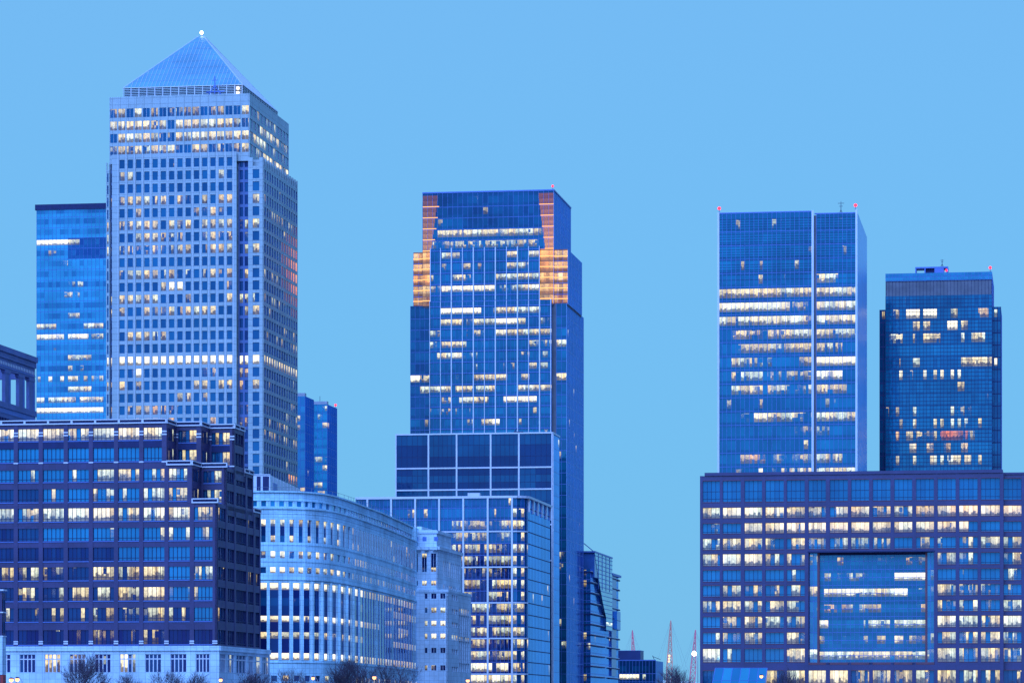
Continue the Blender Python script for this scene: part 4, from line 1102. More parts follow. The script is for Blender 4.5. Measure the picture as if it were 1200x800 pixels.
def curved_block():
    B = Bld('stone_block', 'white stone office building with a curved front and tall narrow windows', 'office block', 298, 840, 0.0)
    KX = [262, 298, 320, 340, 360, 375, 385, 395, 405, 420, 450, 472, 487, 497]
    KD = [842, 840, 840, 841, 843, 847, 851.5, 858.5, 868.5, 886, 928, 968, 1000, 1021]
    def pt(px, off=0.0):
        D = interp(KX, KD, px); p = ((px - CX) / F * D - B.X0, D - B.Y0)
        if off:
            a = pt(px - 2); b = pt(px + 2); l = math.dist(a, b); p = (p[0] + (b[1] - a[1]) / l * off, p[1] - (b[0] - a[0]) / l * off)
        return p
    z = lambda py: CZ - GZ + (HY - py) * 840 / F
    W = 'white_stone'
    us = [286.3, 297.4, 308.5, 319.7, 331.2, 342, 353, 363, 373, 381.8, 389.8, 397, 404, 410] 
    ue = [us[0] - 5.5] + [(a + b) / 2 for a, b in zip(us, us[1:])] + [412]
    while ue[-1] < 486: ue.append(ue[-1] + 3.0)
    le = [287, 301, 314.5, 328, 341, 353.5, 365.5, 377, 387, 397, 406, 413.5, 420, 426]
    while le[-1] < 486: le.append(le[-1] + 3.1)
    def path(pxs, off=0): return [pt(p, off) for p in pxs]
    sk = MB()
    def ribbon(pxs, z0, z1, d0, d1, mat=W):
        A, C = path(pxs, d0), path(pxs, d1); u = 0
        for i in range(len(pxs) - 1):
            L = math.dist(C[i], C[i + 1])
            sk.poly([(*C[i], z0), (*C[i + 1], z0), (*C[i + 1], z1), (*C[i], z1)], mat, [(u, z0), (u + L, z0), (u + L, z1), (u, z1)])
            sk.poly([(*C[i], z1), (*C[i + 1], z1), (*A[i + 1], z1), (*A[i], z1)], mat)
            sk.poly([(*A[i], z0), (*A[i + 1], z0), (*C[i + 1], z0), (*C[i], z0)], mat)
            u += L
    end = [487 + .1, 492, 497]
    full = ue + end
    # attic (set back), cornice, bands
    ribbon(full, z(585), z(575.2), -4, -1.2); ribbon(full, z(576.2), z(574.4), -4.2, -.7); ribbon(full, z(594.5), z(592.5), -4, -1.2)
    ribbon(full, z(586), z(584.6), -2.2, -1.0)
    ribbon(full, z(608.0), z(594.5), -3, 0); ribbon(full, z(596), z(594.3), -.5, .35); ribbon(full, z(601.5), z(600.7), -.5, .12)
    ribbon(full, z(645.3), z(634.8), -1.5, 0); ribbon(full, z(638), z(637), -.5, .12)
    ribbon(full, z(664), z(653.6), -1.5, 0); ribbon(full, z(657.8), z(657), -.5, .14)
    ribbon(full, z(682.0), z(671), -1.5, 0); ribbon(full, z(679), z(677.5), -.5, .3)
    lfull = le + end
    ribbon(lfull, z(791), z(773), -1.5, .35); ribbon(lfull, z(776), z(774.5), -.3, .55); ribbon(lfull, 0, z(797.5), -1.5, .35)
    # roof surface and inner core
    rp = path([262] + full, -1.3)
    sk.poly([(p[0], p[1], z(576)) for p in rp] + [(rp[-1][0] - 60, rp[-1][1] + 10, z(576)), (rp[0][0], rp[0][1] + 130, z(576))], 'roofing')
    cp = path([262] + full, -1.6)
    for i in range(len(cp) - 1):
        sk.poly([(*cp[i], 0), (*cp[i + 1], 0), (*cp[i + 1], z(594)), (*cp[i], z(594))], 'dark_metal')
    def cellface(a, b, off=0.0):
        p, q = pt(a, off), pt(b, off); return Face(p, (q[0] - p[0], q[1] - p[1])), math.dist(p, q)
    def punched(edges, y0, y1, wfrac, litf, tone, n=1, d=-.45, off=0.0, mat=W, frame='white_metal', rows=None):
        for i in range(len(edges) - 1):
            f, L = cellface(edges[i], edges[i + 1], off)
            wd = L * wfrac; a, b = (L - wd) / 2, (L + wd) / 2
            sk.box(f, 0, a, z(y1), z(y0), -1.2, -.004, mat); sk.box(f, b, L, z(y1), z(y0), -1.2, -.004, mat)
            for (ya, yb, key) in (rows or [(y0, y1, 0)]):
                l = litf(i, (edges[i] + edges[i + 1]) / 2, key)
                t = tone if not callable(tone) else tone(i, key)
                wdw = window(f, a, b, z(yb), z(ya), d if edges[i] < 412 else -.05, n if L > 1.5 else 1, l, t, .08, 'office_glass' if edges[i] < 412 else 'hall_glass', frame, .07)
                B.wins.append(wdw)
    # attic windows
    punched(ue, 586, 592.6, .52, lambda i, p, k: 0, .95, 1, -.25, -1.2, W)
    # tall slots: lit head, dark spandrel, lit foot
    punched(ue, 608.0, 634.8, .50, lambda i, p, k: (0 if k == 1 else (R.choice([.95, 1.05, .7]) if p < 408 and k == 0 else (R.choice([.85, .6, .9, 0]) if p < 402 else (.5 if R.random() < .1 else 0)))),
            lambda i, k: .15 if k == 1 else .5, 1, -.5, 0, W, 'white_metal', [(608.2, 615.8, 0), (615.8, 627, 1), (627, 634.6, 2)])
    punched(ue, 645.3, 653.6, .52, lambda i, p, k: R.choice([.9, .6, 1.0, 0]) if p < 404 else (.5 if p < 433 and R.random() < .6 else (.3 if R.random() < .15 else 0)), .65, 1, -.3)
    punched(ue, 664.0, 671, .58, lambda i, p, k: R.choice([1, .95, 1.05, .7]) if 315 < p < 404 else (.38 if R.random() < .4 else 0), .35, 1, -.3)
    # tall lower bays
    def lowl(i, p, k):
        if k == 0: return 1.1 if p < 425 else (.55 if R.random() < .85 else .3)
        if k == 2: return R.choice([0, 0, .3]) if p < 425 else (.42 if p > 460 else 0)
        if k == 4: return R.uniform(.95, 1.1) if p < 425 else (.5 if p < 445 else (.45 if 466 < p < 478 else 0))
        if k == 6: return R.choice([.95, .6, .75, .5]) if p < 425 else (.5 if p > 460 else 0)
        if k == 8: return 1.1 if p < 425 else .7
        return 0
    punched(le, 682, 773, .74, lowl, lambda i, k: .1 if k % 2 else .28, 1, -.6, 0, W, 'blue_metal',
            [(682.4, 690.5, 0), (690.5, 700, 1), (700, 709, 2), (709, 721, 3), (721, 728, 4), (728, 740, 5), (740, 747.6, 6), (747.6, 764.5, 7), (764.5, 772.6, 8)])
    punched(le, 791, 797.5, .5, lambda i, p, k: R.choice([.9, .7, 0, .8]), .3, 1, -.3, .35)
    # projecting columns between the lower bays
    for e in le:
        big = any(abs(e - q) < 1.6 for q in (441, 459.5, 484))
        f, L = cellface(e - .4, e + .4); hw = 1.6 if big else .36
        if e > 286: sk.box(f, L / 2 - hw, L / 2 + hw, z(773), z(680.5), -.3, .5 if e < 425 else .06, W)
    # plain end bay with narrow windows in threes
    f, L = cellface(487.1, 497)
    sk.box(f, 0, L, 0, z(576), -3, .02, W)
    for k, y in enumerate((699, 683.5, 706, 721, 738, 757, 780)):
        for j in range(3):
            c = L * (.3 + .2 * j)
            B.wins.append(window(f, c - .9, c + .9, z(y + 3) * .93, z(y - 3) * .93, .03, 1, .7 if k in (3, 6, 4) else 0, .2, .1, 'office_glass', 'white_metal', .1))
    B.part(sk, 'wall')
    # rooftop plant room with dark louvres and a long sloping white flank
    pr = MB(); zb, zt = z(577), CZ - GZ + (HY - 556.3) * 846 / F
    a = ((297 - CX) / F * 846 - B.X0, 6); b = ((316.2 - CX) / F * 846 - B.X0, 6)
    fr_ = Face(a, (b[0] - a[0], 0.001)); L = math.dist(a, b)
    pr.box(fr_, 0, L, zb, zt, -.3, 0, 'white_metal')
    for s0, s1 in ((.2, .44), (.57, .95)): pr.box(fr_, L * s0, L * s1, zb + .8, zt - .35, 0, .05, 'louvre')
    e = ((351.5 - CX) / F * 898 - B.X0, 58)
    f2 = Face(b, (e[0] - b[0], e[1] - b[1])); L2 = math.dist(b, e)
    pr.box(f2, 0, L2, zb, zt - .02, -6, 0, 'white_metal'); pr.box(f2, L2 * .1, L2 * .24, zb, zt - 1.5, 0, .06, 'blue_metal')
    for k in range(9): pr.box(f2, L2 * k / 9, L2 * k / 9 + .15, zb, zt, 0, .1, 'white_metal')
    pr.box(fr_, -.1, L + .1, zt, zt + .2, -6, .2, 'white_metal')
    B.part(pr, 'plant_room')
    # slender roof railing with maintenance rails
    rl = MB()
    pxs = full
    P_ = path(pxs, -.8)
    for i in range(len(pxs) - 1):
        rl.bar((*P_[i], z(574.4)), (*P_[i], z(574.4) + .9), .05, 'grey_metal', n=3)
        rl.bar((*P_[i], z(574.4) + .9), (*P_[i + 1], z(574.4) + .9), .04, 'grey_metal', n=3)
    B.part(rl, 'roof_railing')
    B.finish_windows()
curved_block()

# ================================================================ pale stone pavilion at the end of the curved building
def stone_pavilion():
    B = Bld('stone_block', 'small pale stone block of stepped tiers between the curved building and glazed block', 'office block', 525, 1000)
    W = 'pale_stone'; zq = lambda py, x=-6, y=0: B.z(py, x, y)
    sk = MB()
    # lower tier
    x0 = B.fx(486); y1 = B.sy(552); zl = zq(690.5)
    tier = [(x0, 0.0, 0.0, y1, 0, zl)]
    ux1 = B.fx(513.5, 1.5); uy1 = B.sy(541, ux1); zu = B.z(640, ux1, 1.5)
    ax0, ax1 = B.fx(486, 3), B.fx(515.5, 3) - 1.0; ay1 = B.sy(528.5, ax1); za = B.z(620.5, ax1, 3)
    sk.aabox(x0 + .5, -.5, .5, y1 - .5, 0, zl - .3, 'dark_metal')
    sk.aabox(x0 + .5, ux1 - .5, 2.0, uy1 - .5, zl - 1, zu - .3, 'dark_metal')
    sk.aabox(ax0, ax1, 3.2, ay1, zu - .5, za, W); sk.aabox(ax0 - .3, ax1 + .4, 2.9, ay1 + .4, za - 1.0, za - .3, W)
    sk.aabox(ax0, ax1 - 5, 6, ay1 - 4, za, za + 1.2, W)
    sk.aabox(x0, ux1 + .5, 1.1, uy1 + .3, zu - .9, zu, W); sk.aabox(x0, .15, -.25, y1 + .1, zl - .8, zl + .02, W)
    def wall(f, s0, s1, z0, z1, wins):
        """wins: list of (s0, s1, z0, z1, lit, tone)"""
        cols = sorted(set((w_[0], w_[1]) for w_ in wins)); x = s0
        for a, b in cols:
            sk.box(f, x, a, z0, z1, -.5, 0, W); ws = sorted([w_ for w_ in wins if (w_[0], w_[1]) == (a, b)], key=lambda q: q[2]); zz = z0
            for w_ in ws:
                sk.box(f, a, b, zz, w_[2], -.5, -.004, W); zz = w_[3]
                B.wins.append(window(f, a, b, w_[2], w_[3], -.35, 1 if b - a < 1.2 else 2, w_[4], w_[5], .03, 'office_glass', 'white_metal', .1))
            sk.box(f, a, b, zz, z1, -.5, -.004, W); x = b
        sk.box(f, x, s1, z0, z1, -.5, 0, W)
    f = B.front()
    rows = [(698, .0, .05), (714.5, .85, .4), (730, 1.05, .4), (745, 1.05, .4), (761.5, .15, .03), (782, .4, .03)]
    wins = []
    for y, l, t in rows:
        for c, hw in ((499.2, 1.6), (508.3, 3.0), (518.9, 3.0)):
            wins.append((B.fx(c - hw), B.fx(c + hw), zq(y + 3), zq(y - 3), l if c > 500 else l * .9, t))
    wall(f, x0, 0, 0, zl - .8, wins)
    fr = B.right(); wins = []
    for y, l in ((698, 0), (714.5, .4), (730, .3), (745, .8), (761.5, 0), (782, 0)):
        for c in (530.5, 533, 535.5):
            a, b = B.sy(c - .9), B.sy(c + .9); wins.append((a, b, B.z(y + 4.5, 0, 8), B.z(y - 1.5, 0, 8), l, .25))
    for c in (539, 541.5, 544, 546.5, 549):
        a, b = B.sy(c - .8), B.sy(c + .8)
        for y0, y1_, l, t in ((711, 718.5, .6, .4), (718.5, 744, 0, .55), (744, 749, .6, .4), (749, 775, 0, .55), (775, 785, 0, .35)):
            wins.append((a, b, B.z(y1_ + 2, 0, 25), B.z(y0 + 2, 0, 25), l, t))
    wall(fr, 0, y1, 0, zl - .8, wins)
    f = B.front(1.5); wins = []
    for c, hw in ((488, 1.6), (497.2, 2.8), (508, 3.0)):
        for y0, y1_, l, t in ((648, 653, .7 if c > 490 and c < 500 else 0, .1), (653, 664.5, 0, .08), (664.5, 669.5, .6, .6)):
            wins.append((B.fx(c - hw, 1.5), B.fx(c + hw, 1.5), B.z(y1_, ux1, 1.5), B.z(y0, ux1, 1.5), l, t))
        wins.append((B.fx(c - hw, 1.5), B.fx(c + hw, 1.5), B.z(685.5, ux1, 1.5), B.z(680, ux1, 1.5), .95 if c > 490 else .4, .4))
    wall(f, x0, ux1, zl - .5, zu - .9, wins)
    f = B.right(ux1); wins = []
    for k in range(9):
        c = 520 + k * 2.3; a, b = B.sy(c - .65, ux1), B.sy(c + .65, ux1)
        wins.append((a, b, B.z(676, ux1, 18), B.z(658, ux1, 18), R.choice([0, .3, .3]), .75)); wins.append((a, b, B.z(691, ux1, 18), B.z(686, ux1, 18), R.choice([0, .5]), .6))
    wall(f, 1.5, uy1, zl - .5, zu - .9, wins)
    f = B.front(3.2)
    for c in (488, 497.5, 511): sk.box(f, B.fx(c - 2.3, 3.2), B.fx(c + 2.3, 3.2), B.z(633.5, ux1, 3), B.z(628.5, ux1, 3), -.2, .05, 'blue_metal')
    f = B.front(1.1)
    for c in (491, 500, 510): sk.box(f, B.fx(c - 2.8, 1.1), B.fx(c + 2.8, 1.1), B.z(644, ux1, 1), B.z(640.5, ux1, 1), 0, 1.1, W)
    B.part(sk, 'wall')
    B.finish_windows()
stone_pavilion()

# ================================================================ brown roof colonnade at the far left
def colonnade():
    B = Bld('stone_block', 'dark brown stone block topped by an open roof colonnade at the left edge', 'office block', -70, 880)
    G = 'blue_lit_granite'; ye = B.sy(41); D_ = B.depth(0, ye); z = lambda py: CZ - GZ + (HY - py) * D_ / F
    f = B.right(); m = MB(); L = ye; xi = -22
    zt, zbm, zop = z(419.2), z(444.5), z(482)
    def ring(z0, z1, d0, d1, mat=G):
        m.box(f, 0, L, z0, z1, d0, d1, mat)
        m.box(Face((0, L), (-1, 0)), 0.02, -xi, z0 + .01, z1 - .01, d0, d1 - .02, mat)
    ring(zt - 1.5, zt, -1.5, .9); ring(zt - 3.1, zt - 1.5, -1.5, .4); ring(zbm, zt - 3.1, -1.4, 0); B.part(m, 'entablature')
    m = MB()
    for k in range(40):
        y = L - 1.2 - k * 1.5
        if y > 1: m.box(f, y - .3, y + .3, zbm + 1.2, zt - 4.0, -.2, .12, 'white_metal')
    m.box(f, 0, L, zbm + .6, zbm + .9, -.1, .15, 'blue_metal'); B.part(m, 'frieze')
    for p0, p1 in ((34.6, 40.9), (22.6, 28.8), (6.3, 12.4), (-12, -5), (-32, -25)):
        a, b = B.sy(p0), min(B.sy(p1), L)
        m = MB(); m.box(f, a, b, zop - .5, zbm + .1, -1.0, -.02, G); m.box(f, a - .3, b + (.02 if b < L else 0), zbm - .8, zbm - .05, -1.2, .1, G)
        m.box(f, b - (b - a) * .25, b - .01, zop, zbm - .9, -.1, .08, 'blue_metal'); B.part(m, 'column')
    m = MB()
    m.box(f, 0, L, zop + 12, zop + 13.5, -8, -7, 'dark_metal'); m.box(f, 0, L, zop + 3, zop + 4.5, -14, -13, 'dark_metal')
    m.box(B.right(xi), 0, L, zbm, zt - 2, 0, 1.5, G); B.part(m, 'cross_beam')
    m = MB(); m.aabox(xi - 30, -.2, .5, L - .2, 0, zop - 1.6, G); m.box(f, 0, L, zop - 1.6, zop, -2, .5, G); m.box(f, 0, L, zop - 3, zop - 1.6, -2, .15, 'blue_metal')
    m.box(f, 0, L, 0, zop - 3, -.5, 0, G); B.part(m, 'wall')
    for k in range(14):
        y = L - 1.8 - k * 2.6
        if y < 2: break
        B.wins.append(window(f, y - .9, y + .9, zop - 9, zop - 4.2, .02, 2, 0, .05, 0, 'office_glass', 'dark_metal', .12))
    B.finish_windows()
colonnade()

# ================================================================ stacked glass building with stepped side
def stacked_block():
    B = Bld('glass_block', 'blue stepped glass building with protruding box on its right side and roof crane', 'office block', 692, 1300)
    x0 = B.fx(683); y1 = B.sy(724.5); zt = B.z(667, 0, 6); z = lambda py: B.z(py, 0, 15)
    glass_box(B, x0, 0, 0, y1, 0, zt - 1)
    fh = 12.1 * B.depth(0, 15) / F
    curtain(B, B.front(), x0, 0, 0, zt, fh, zt - 2, 1.6, rand_lit(.25, .4, .8), 'tower_glass', .4, 'blue_metal', .14, hl=.25)
    curtain(B, B.right(), 0, y1, 0, zt, fh, zt - 2, 2.4, rand_lit(.012), 'pale_flank_glass', 1.0, 'blue_metal', .1, hl=.2, vis=(.1, .85))
    m = MB()
    for k in range(14):
        zz = zt - 1.0 - k * fh
        if zz > 4:
            m.box(B.right(), 0, y1 * .45, zz - .45, zz, .05, .7, 'louvre'); m.box(B.right(), y1 * .62, y1 + .8, zz - .45, zz, .05, .7, 'louvre'); m.box(B.front(), x0, .6, zz - .4, zz, .05, .6, 'louvre')
            m.box(B.right(), 0, y1, zz, zz + .25, .05, .5, 'white_metal')
    B.part(m, 'floor_ledge')
    # glass shaft that tapers downwards, rising above the roof
    ya, yb = B.sy(693), B.sy(718, 1.0); ztw = B.z(647, 0, 15)
    m = MB(); n = 18
    zb = z(736)
    pts = []
    for k in range(n + 1):
        zz = zb + (ztw - zb) * k / n; t = k / n; lo = ya + (yb - ya) * (.62 - .62 * max(0, (t - .18) / .82) ** .8); pts.append((zz, lo, yb - (yb - ya) * .05))
    for k in range(n):
        (za, la, ha), (zc_, lc, hc) = pts[k], pts[k + 1]
        f = B.right(1.2); P = f.P
        m.poly([P(la, za), P(ha, za), P(hc, zc_), P(lc, zc_)], 'bright_glass', [(0, 0), (3, 0), (3, 1), (0, 1)], (.9 if k == 1 else 0, .7 + R.uniform(-.1, .1), 0, .4))
        m.poly([P(la, za, -6), P(la, za), P(lc, zc_), P(lc, zc_, -6)], 'tower_glass', None, (0, .15, 0, .2))
        m.box(f, la, ha, za - .12, za + .12, 0.01, .12, 'blue_metal')
        m.poly([P(ha, za), P(ha, za, -6), P(hc, zc_, -6), P(hc, zc_)], 'bright_glass', None, (0, .6, 0, .2))
    m.box(B.right(1.2), pts[-1][1], pts[-1][2], ztw - .6, ztw, -8, .2, 'blue_metal')
    for q in range(1, 5): 
        y = ya + (yb - ya) * q / 5; m.box(B.right(1.2), y - .1, y + .1, z(690), ztw, 0.012, .15, 'blue_metal')
    m.aabox(-8, 1.1, ya + 1, yb - 3, zt - 3, ztw - .7, 'tower_blue'); B.part(m, 'glass_shaft')
    # upper right storeys, overhanging roof and the protruding box
    za, zb2 = z(668.5), z(733)
    m = MB(); f = B.right(); y2 = B.sy(723.5, 1); m.box(f, yb, y2, z(790), za, -8, .6, 'tower_blue'); 
    m.box(f, yb - 2, B.sy(727, 1) , za, za + .9, -9, 1.4, 'blue_metal'); B.part(m, 'upper_storeys')
    m = MB(); yc = B.sy(727.5, 2); m.box(f, y2 - 8, yc, z(733), z(711), -8, 1.9, 'box_blue'); m.box(f, y2 - 8, yc, z(722.5), z(722), -8, 2.0, 'louvre'); B.part(m, 'bay_box')
    m = MB(); x = B.right(-4).P(B.sy(698, -4), ztw); m.bar((x[0], x[1], zt), (x[0], x[1], ztw + 2), .3, 'blue_metal'); m.bar((x[0], x[1], ztw + 1.2), (x[0] - 4.5, x[1] - 4, ztw + 5.2), .2, 'blue_metal'); m.bar((x[0] - 1, x[1], ztw + .8), (x[0] + 1.5, x[1], ztw + .8), .3, 'blue_metal')
    B.part(m, 'roof_crane')
plain_mat('tower_blue', (0.05, 0.15, 0.42), 0.25, 0.2, 0.2, 0.15)
plain_mat('box_blue', (0.05, 0.26, 0.62), 0.25, 0.2, 0.2, 0.1)
stacked_block()

# ================================================================ low office block in the distance
def low_block():
    B = Bld('office_block', 'low dark blue office block with a lit row below its roof plant box', 'office block', 768.5, 1500)
    x0 = B.fx(722); z = lambda py: B.z(py, x0 / 2); y1 = B.sy(777); zt = z(773.8)
    glass_box(B, x0, 0, 0, y1, 0, zt)
    fh = 3.6
    curtain(B, B.front(), x0, 0, 0, zt, fh, z(793.5), 1.5, table_lit({793.5: [(724, 736, 1.1), (738, 749, 1.05), (752, 755, .9), (760, 764, .3)], 784: [(746, 750, .4)]}, 4), 'tower_glass', .15, 'blue_metal', .14, hl=.2)
    curtain(B, B.right(), 0, y1, 0, zt, fh, z(793.5), 2.5, None, 'flank_glass', .35, 'blue_metal', .15)
    m = MB(); a, b = B.fx(720, 4), B.fx(750.5, 4); m.aabox(a, b, 4, 16, zt - .2, z(762), 'tower_dark'); m.box(B.front(4), a - .1, b + .1, z(762), z(761.3), -12, .2, 'blue_metal'); B.part(m, 'plant_box')
    m = MB(); m.box(B.front(), x0, 0, zt, zt + .5, -.6, .2, 'blue_metal'); x = B.fx(770, 3)
    m.bar((x - 1, 3, zt), (x - 2, 3, zt + 2.4), .14, 'dark_metal'); m.bar((x - 2, 3, zt + 2), (x + 1.5, 3, zt + .6), .14, 'dark_metal'); B.part(m, 'roof_railing')
plain_mat('tower_dark', (0.03, 0.045, 0.16), 0.4, 0.1, 0.2, 0.15)
low_block()

# ================================================================ domed tent with leaning masts
def tent_dome():
    D = 3000.0; cxp = 776.0
    root = bpy.data.objects.new('tent_dome', None); COL.objects.link(root); root.location = ((cxp - CX) / F * D, D + 150, GZ)
    tag(root, 'distant white tent dome with tall leaning yellow and pink masts', 'dome')
    X = lambda px, dy: (px - CX) / F * (D + 150 + dy) - root.location.x
    Z = lambda py, dy: CZ - GZ + (HY - py) / F * (D + 150 + dy)
    m = MB(); rr, hh = 150, 37; nr, na = 10, 48
    def dp(i, j):
        r = rr * i / nr; a = 2 * pi * j / na; return (r * cos(a), r * sin(a), hh * (1 - (i / nr) ** 2) * (1 - .04 * (j % 2)))
    for i in range(nr):
        for j in range(na):
            q = [dp(i, j), dp(i + 1, j), dp(i + 1, j + 1), dp(i, j + 1)]
            m.poly(q if i else [q[0], q[1], q[2]], 'membrane')
    m.build('canopy', root)
    for (pb, pt_, yt, dy, fr_) in ((742.8, 741, 738, -60, 'pink_steel'), (781, 786, 726.5, -100, 'yellow_steel'), (807, 815, 737.5, -40, 'pink_steel')):
        m = MB(); a = Vector((X(pb, dy), dy, 4)); b = Vector((X(pt_, dy), dy, Z(yt, dy)))
        offs = [Vector((1, 0, 0)), Vector((-.5, .86, 0)), Vector((-.5, -.86, 0))]
        def at(k, t, w): return a.lerp(b, t) + offs[k] * w
        N = 16; W_ = lambda t: 3.0 * (1 - max(0, (t - .55) / .45)) * min(1, .4 + t * 1.5) + .15
        for k in range(3):
            for q in range(N):
                t0, t1 = q / N, (q + 1) / N
                m.bar(at(k, t0, W_(t0)), at(k, t1, W_(t1)), .5, fr_, n=4)
                m.bar(at(k, t0, W_(t0)), at((k + 1) % 3, t1, W_(t1)), .25, fr_, n=3); m.bar(at(k, t0, W_(t0)), at((k + 1) % 3, t0, W_(t0)), .25, fr_, n=3)
        mast = m.build('mast', root)
        c = MB()
        for sx_, px_ in ((-1, 26), (1, 30)):
            for s2 in (.35, .7, 1): c.bar(b, (b.x + sx_ * px_ * s2, dy + 30 * s2, 24 * (1.3 - s2)), .06, 'grey_metal', n=3)
        c.build('stay_cable', mast)
        if fr_ == 'yellow_steel':
            l = MB()
            for t in (.60, .63, .57): l.ball(a.lerp(b, t) + Vector((0, -3, 0)), .9, 'mast_lamp')
            l.build('mast_light', mast)
plain_mat('pink_steel', (0.85, 0.16, 0.20), 0.5, 0.0, 0.2, 0.1)
lamp_mat('mast_lamp', (1.0, .66, .34), 2.2)
tent_dome()

# ================================================================ brick corner building, bottom left
def corner_house():
    B = Bld('corner_block', 'narrow brown building edge with white base at the bottom left corner', 'building', 2.5, 600)
    x0 = B.fx(-60); z = lambda py: B.z(py); y1 = B.sy(6.2); G = 'brown_granite'
    m = MB(); m.aabox(x0, -.05, .05, y1 - .05, 0, z(694), G); m.box(B.right(), 0, y1, z(745), z(694), -.3, 0, G); m.box(B.front(), x0, 0, z(745), z(693.8), -.3, .02, G)
    m.box(B.right(), -.2, y1, z(691.8), z(690), -1, .35, 'white_metal'); m.box(B.front(), x0, .3, z(691.8), z(690.1), -1, .3, 'white_metal')
    for y in (717, 745): m.box(B.right(), -.2, y1, z(y + .7), z(y - .7), -1, .25, 'white_metal')
    m.box(B.right(), 0, y1 - .02, z(790), z(745.5), -.3, .12, 'pale_stone'); m.box(B.front(), x0, .12, z(790), z(745.5), -.3, .14, 'pale_stone')
    m.box(B.right(), 0, y1 - .02, 0, z(790), -.3, .15, 'red_paint'); B.part(m, 'wall')
    for a, b in ((715, 702), (741, 728)):
        B.wins.append(window(B.right(), y1 * .2, y1 * .75, z(a), z(b), .01, 1, 0, 1, 0, 'office_glass', 'dark_metal', .15))
    B.finish_windows()
corner_house()

# ================================================================ sloping glass roof pavilion, bottom right
def glass_pavilion():
    D = 790; k = D / F
    root = bpy.data.objects.new('glass_pavilion', None); COL.objects.link(root); root.location = ((868 - CX) * k, D, GZ); tag(root, 'pale blue sloping glass roof pavilion in front of the purple-brown atrium block', 'pavilion')
    X = lambda p: (p - 868) * k; zt = CZ - GZ + (HY - 781.8) * k; zb = .5
    m = MB(); g0, g1, t0, t1 = X(822), X(889), X(839.5), X(900.5)
    n = 6
    for i in range(n):
        for j in range(5):
            def P(u, v): return (g0 + (g1 - g0) * u + ((t0 - g0) * (1 - u) + (t1 - g1) * u) * v, -6 + 10 * v, zb + (zt - zb) * v)
            m.poly([P(i / n, j / 5), P((i + 1) / n, j / 5), P((i + 1) / n, (j + 1) / 5), P(i / n, (j + 1) / 5)], 'bright_glass', None, (0, .42 + R.uniform(-.05, .12) + (.3 if i in (1, 3) and j > 1 else 0), 0, .3))
    m.build('glass_roof', root)
    m = MB()
    for i in range(n + 1): m.bar(P(i / n, 0), P(i / n, 1), .10, 'blue_metal')
    for j in range(6): m.bar(P(0, j / 5), P(1, j / 5), .08, 'blue_metal')
    m.build('roof_frame', root)
    m = MB(); m.aabox(t0 + .2, t1 - .2, 4.1, 12, 0, zt - .1, 'tower_blue'); m.build('rear_wall', root)
glass_pavilion()

# ================================================================ bare winter trees
def tree_mesh(seed, h, spread, levels=4):
    r = random.Random(seed); tr = MB(); tw = MB()
    def grow(p, d, L, rad, lev):
        n = 3; q = p
        for k in range(n):
            d2 = (d + Vector((r.uniform(-.14, .14), r.uniform(-.14, .14), r.uniform(-.02, .12)))).normalized()
            e = q + d2 * L / n; mb = tr if lev <= 1 else tw
            mb.bar(q, e, rad * (1 - .22 * k), 'bark' if lev <= 1 else 'twig', rad * (1 - .22 * (k + 1)), 5 if lev < 2 else 3)
            q = e; d = d2
            if lev < levels and (k > 0 or lev > 0):
                for c in range(r.choice([1, 1, 2, 2]) if lev < levels - 1 else 3):
                    ang = r.uniform(0, 2 * pi); o = d.orthogonal().normalized(); o.rotate(__import__('mathutils').Quaternion(d, ang))
                    nd = (d * r.uniform(.55, 1.0) + o * r.uniform(.5, .95) * spread + Vector((0, 0, .22))).normalized()
                    grow(q, nd, L * r.uniform(.58, .82), rad * .5, lev + 1)
        if lev < levels:
            for c in range(2):
                o = Vector((r.uniform(-1, 1), r.uniform(-1, 1), 0)); nd = (d + o * .55 * spread + Vector((0, 0, .15))).normalized()
                grow(q, nd, L * .72, rad * .58, lev + 1)
    grow(Vector((0, 0, 0)), Vector((0, 0, 1)), h * .34, h * .0165, 0)
    zs = max(v[2] for v in tw.v)
    for mb in (tr, tw): mb.v = [(x * h / zs, y * h / zs, z_ * h / zs) for x, y, z_ in mb.v]
    return tr, tw
PROTO = []
for sd, spr in ((3, .9), (11, 1.15), (29, 1.0)):
    a, b = tree_mesh(sd, 16.0, spr)
    PROTO.append((a, b))
protos = []
def tree(k, px, ytop, D, sx, label, rot):
    z = CZ - GZ + (HY - ytop) * D / F
    if k not in [p[0] for p in protos]:
        root = bpy.data.objects.new('bare_tree', None); COL.objects.link(root)
        PROTO[k][0].build('trunk', root); PROTO[k][1].build('crown', root); protos.append((k, root))
    else:
        src = [p[1] for p in protos if p[0] == k][0]
        root = src.copy(); COL.objects.link(root)
        for ch in src.children:
            c = ch.copy(); COL.objects.link(c); c.parent = root
    root.location = ((px - CX) / F * D, D, GZ); root.rotation_euler = (0, 0, rot); s = z / 16.0; root.scale = (s * sx, s * sx, s)
    tag(root, label, 'tree', 'bare winter trees along the embankment')
tree(0, 100, 762, 655, 1.0, 'tall bare tree leftmost in front of the white base of the stepped brown block', .3)
tree(1, 143, 784, 650, 1.2, 'low bare tree beside the tall leftmost tree, before a lit base window', 1.4)
tree(2, 192, 780, 655, 1.15, 'bare tree before the middle of the white base of the stepped brown block', 2.2)
tree(1, 232, 782, 652, 1.2, 'low bare tree just left of the amber lamp under the stepped brown block', 4.0)
tree(0, 284, 782, 655, 1.2, 'bare tree under the right end of the white base, beside an amber lamp', 5.2)
tree(2, 337, 779, 700, 1.1, 'bare tree in front of the left end of the curved white building', .9)
tree(1, 392, 783, 705, 1.15, 'bare tree between the two amber lamps under the curved white building', 3.3)
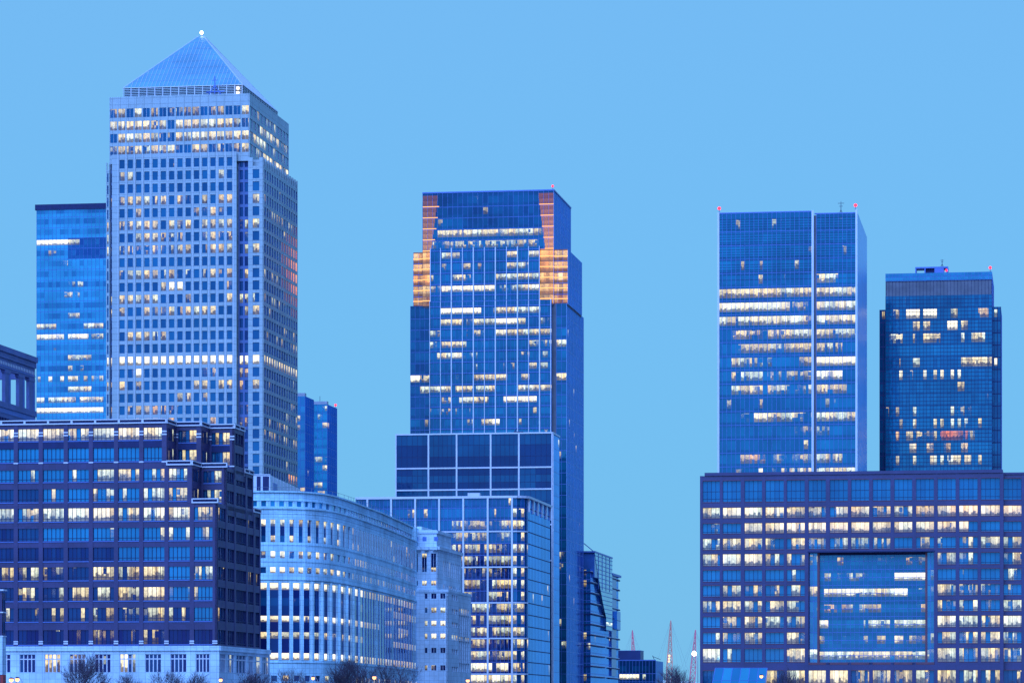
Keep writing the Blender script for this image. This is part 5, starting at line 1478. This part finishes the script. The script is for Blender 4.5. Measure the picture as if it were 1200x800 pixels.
tree(0, 425, 765, 705, 1.1, 'tall bare tree in front of the lit lowest row of the curved white building', 1.9)
tree(2, 462, 769, 712, 1.2, 'bare tree under the right flank of the curved white building', 4.4)
tree(0, 796, 777, 850, 1.0, 'bare tree below the domed tent masts, left of the floodlight', 2.8)
tree(1, 922, 777, 770, 1.0, 'bare tree right of the sloping glass pavilion roof', .5)
tree(2, 1190, 791, 770, 1.0, 'bare tree top at the right edge under the purple-brown block', .5)

# ================================================================ lamps
def street_lamp(px, py, D, label, mat='amber_lamp', r=.34, name='street_lamp', group='lamps along the embankment', arm=.9, cat='street lamp'):
    root = bpy.data.objects.new(name, None); COL.objects.link(root); root.location = ((px - CX) / F * D, D, GZ)
    h = CZ - GZ + (HY - py) * D / F; tag(root, label, cat, group)
    m = MB(); m.bar((arm, 0, 0), (arm, 0, h * .97), .11, 'grey_metal', .07, 8); m.bar((arm, 0, 0), (arm, 0, .9), .17, 'grey_metal', n=8); m.build('post', root)
    m = MB(); m.bar((arm, 0, h * .97), (arm * .5, 0, h + .35), .05, 'grey_metal', n=6); m.bar((arm * .5, 0, h + .35), (0, 0, h + .4), .05, 'grey_metal', n=6); m.build('bracket_arm', root)
    hd = MB(); hd.bar((0, 0, h + .22), (0, 0, h + .5), r * 1.25, 'dark_metal', r * .5, 8); hd = hd.build('lamp_head', root)
    m = MB(); m.ball((0, 0, h), r, mat); m.build('bulb', hd)
street_lamp(13.2, 796.2, 640, 'bright amber street lamp, first at the left end of the row', r=.42)
street_lamp(20.2, 795.6, 640, 'bright amber street lamp close beside the first one at the left end', r=.42)
street_lamp(258.6, 796.3, 640, 'amber street lamp below the corner of the stepped brown block')
street_lamp(366.8, 794.2, 690, 'amber street lamp among bare trees below the curved building front')
street_lamp(438.6, 793.4, 690, 'bright amber street lamp inside the tall bare tree before the curved building', r=.40)
street_lamp(548.2, 796.8, 900, 'amber street lamp below the pale stone pavilion and the glazed block', r=.5)
street_lamp(892.2, 792.0, 760, 'amber lamp in front of the sloping glass pavilion roof', r=.4)
street_lamp(813.5, 765.2, 845, 'dazzling white floodlight on a tall mast left of the purple-brown block', 'white_lamp', .62, 'floodlight', None, 0.9, 'floodlight')
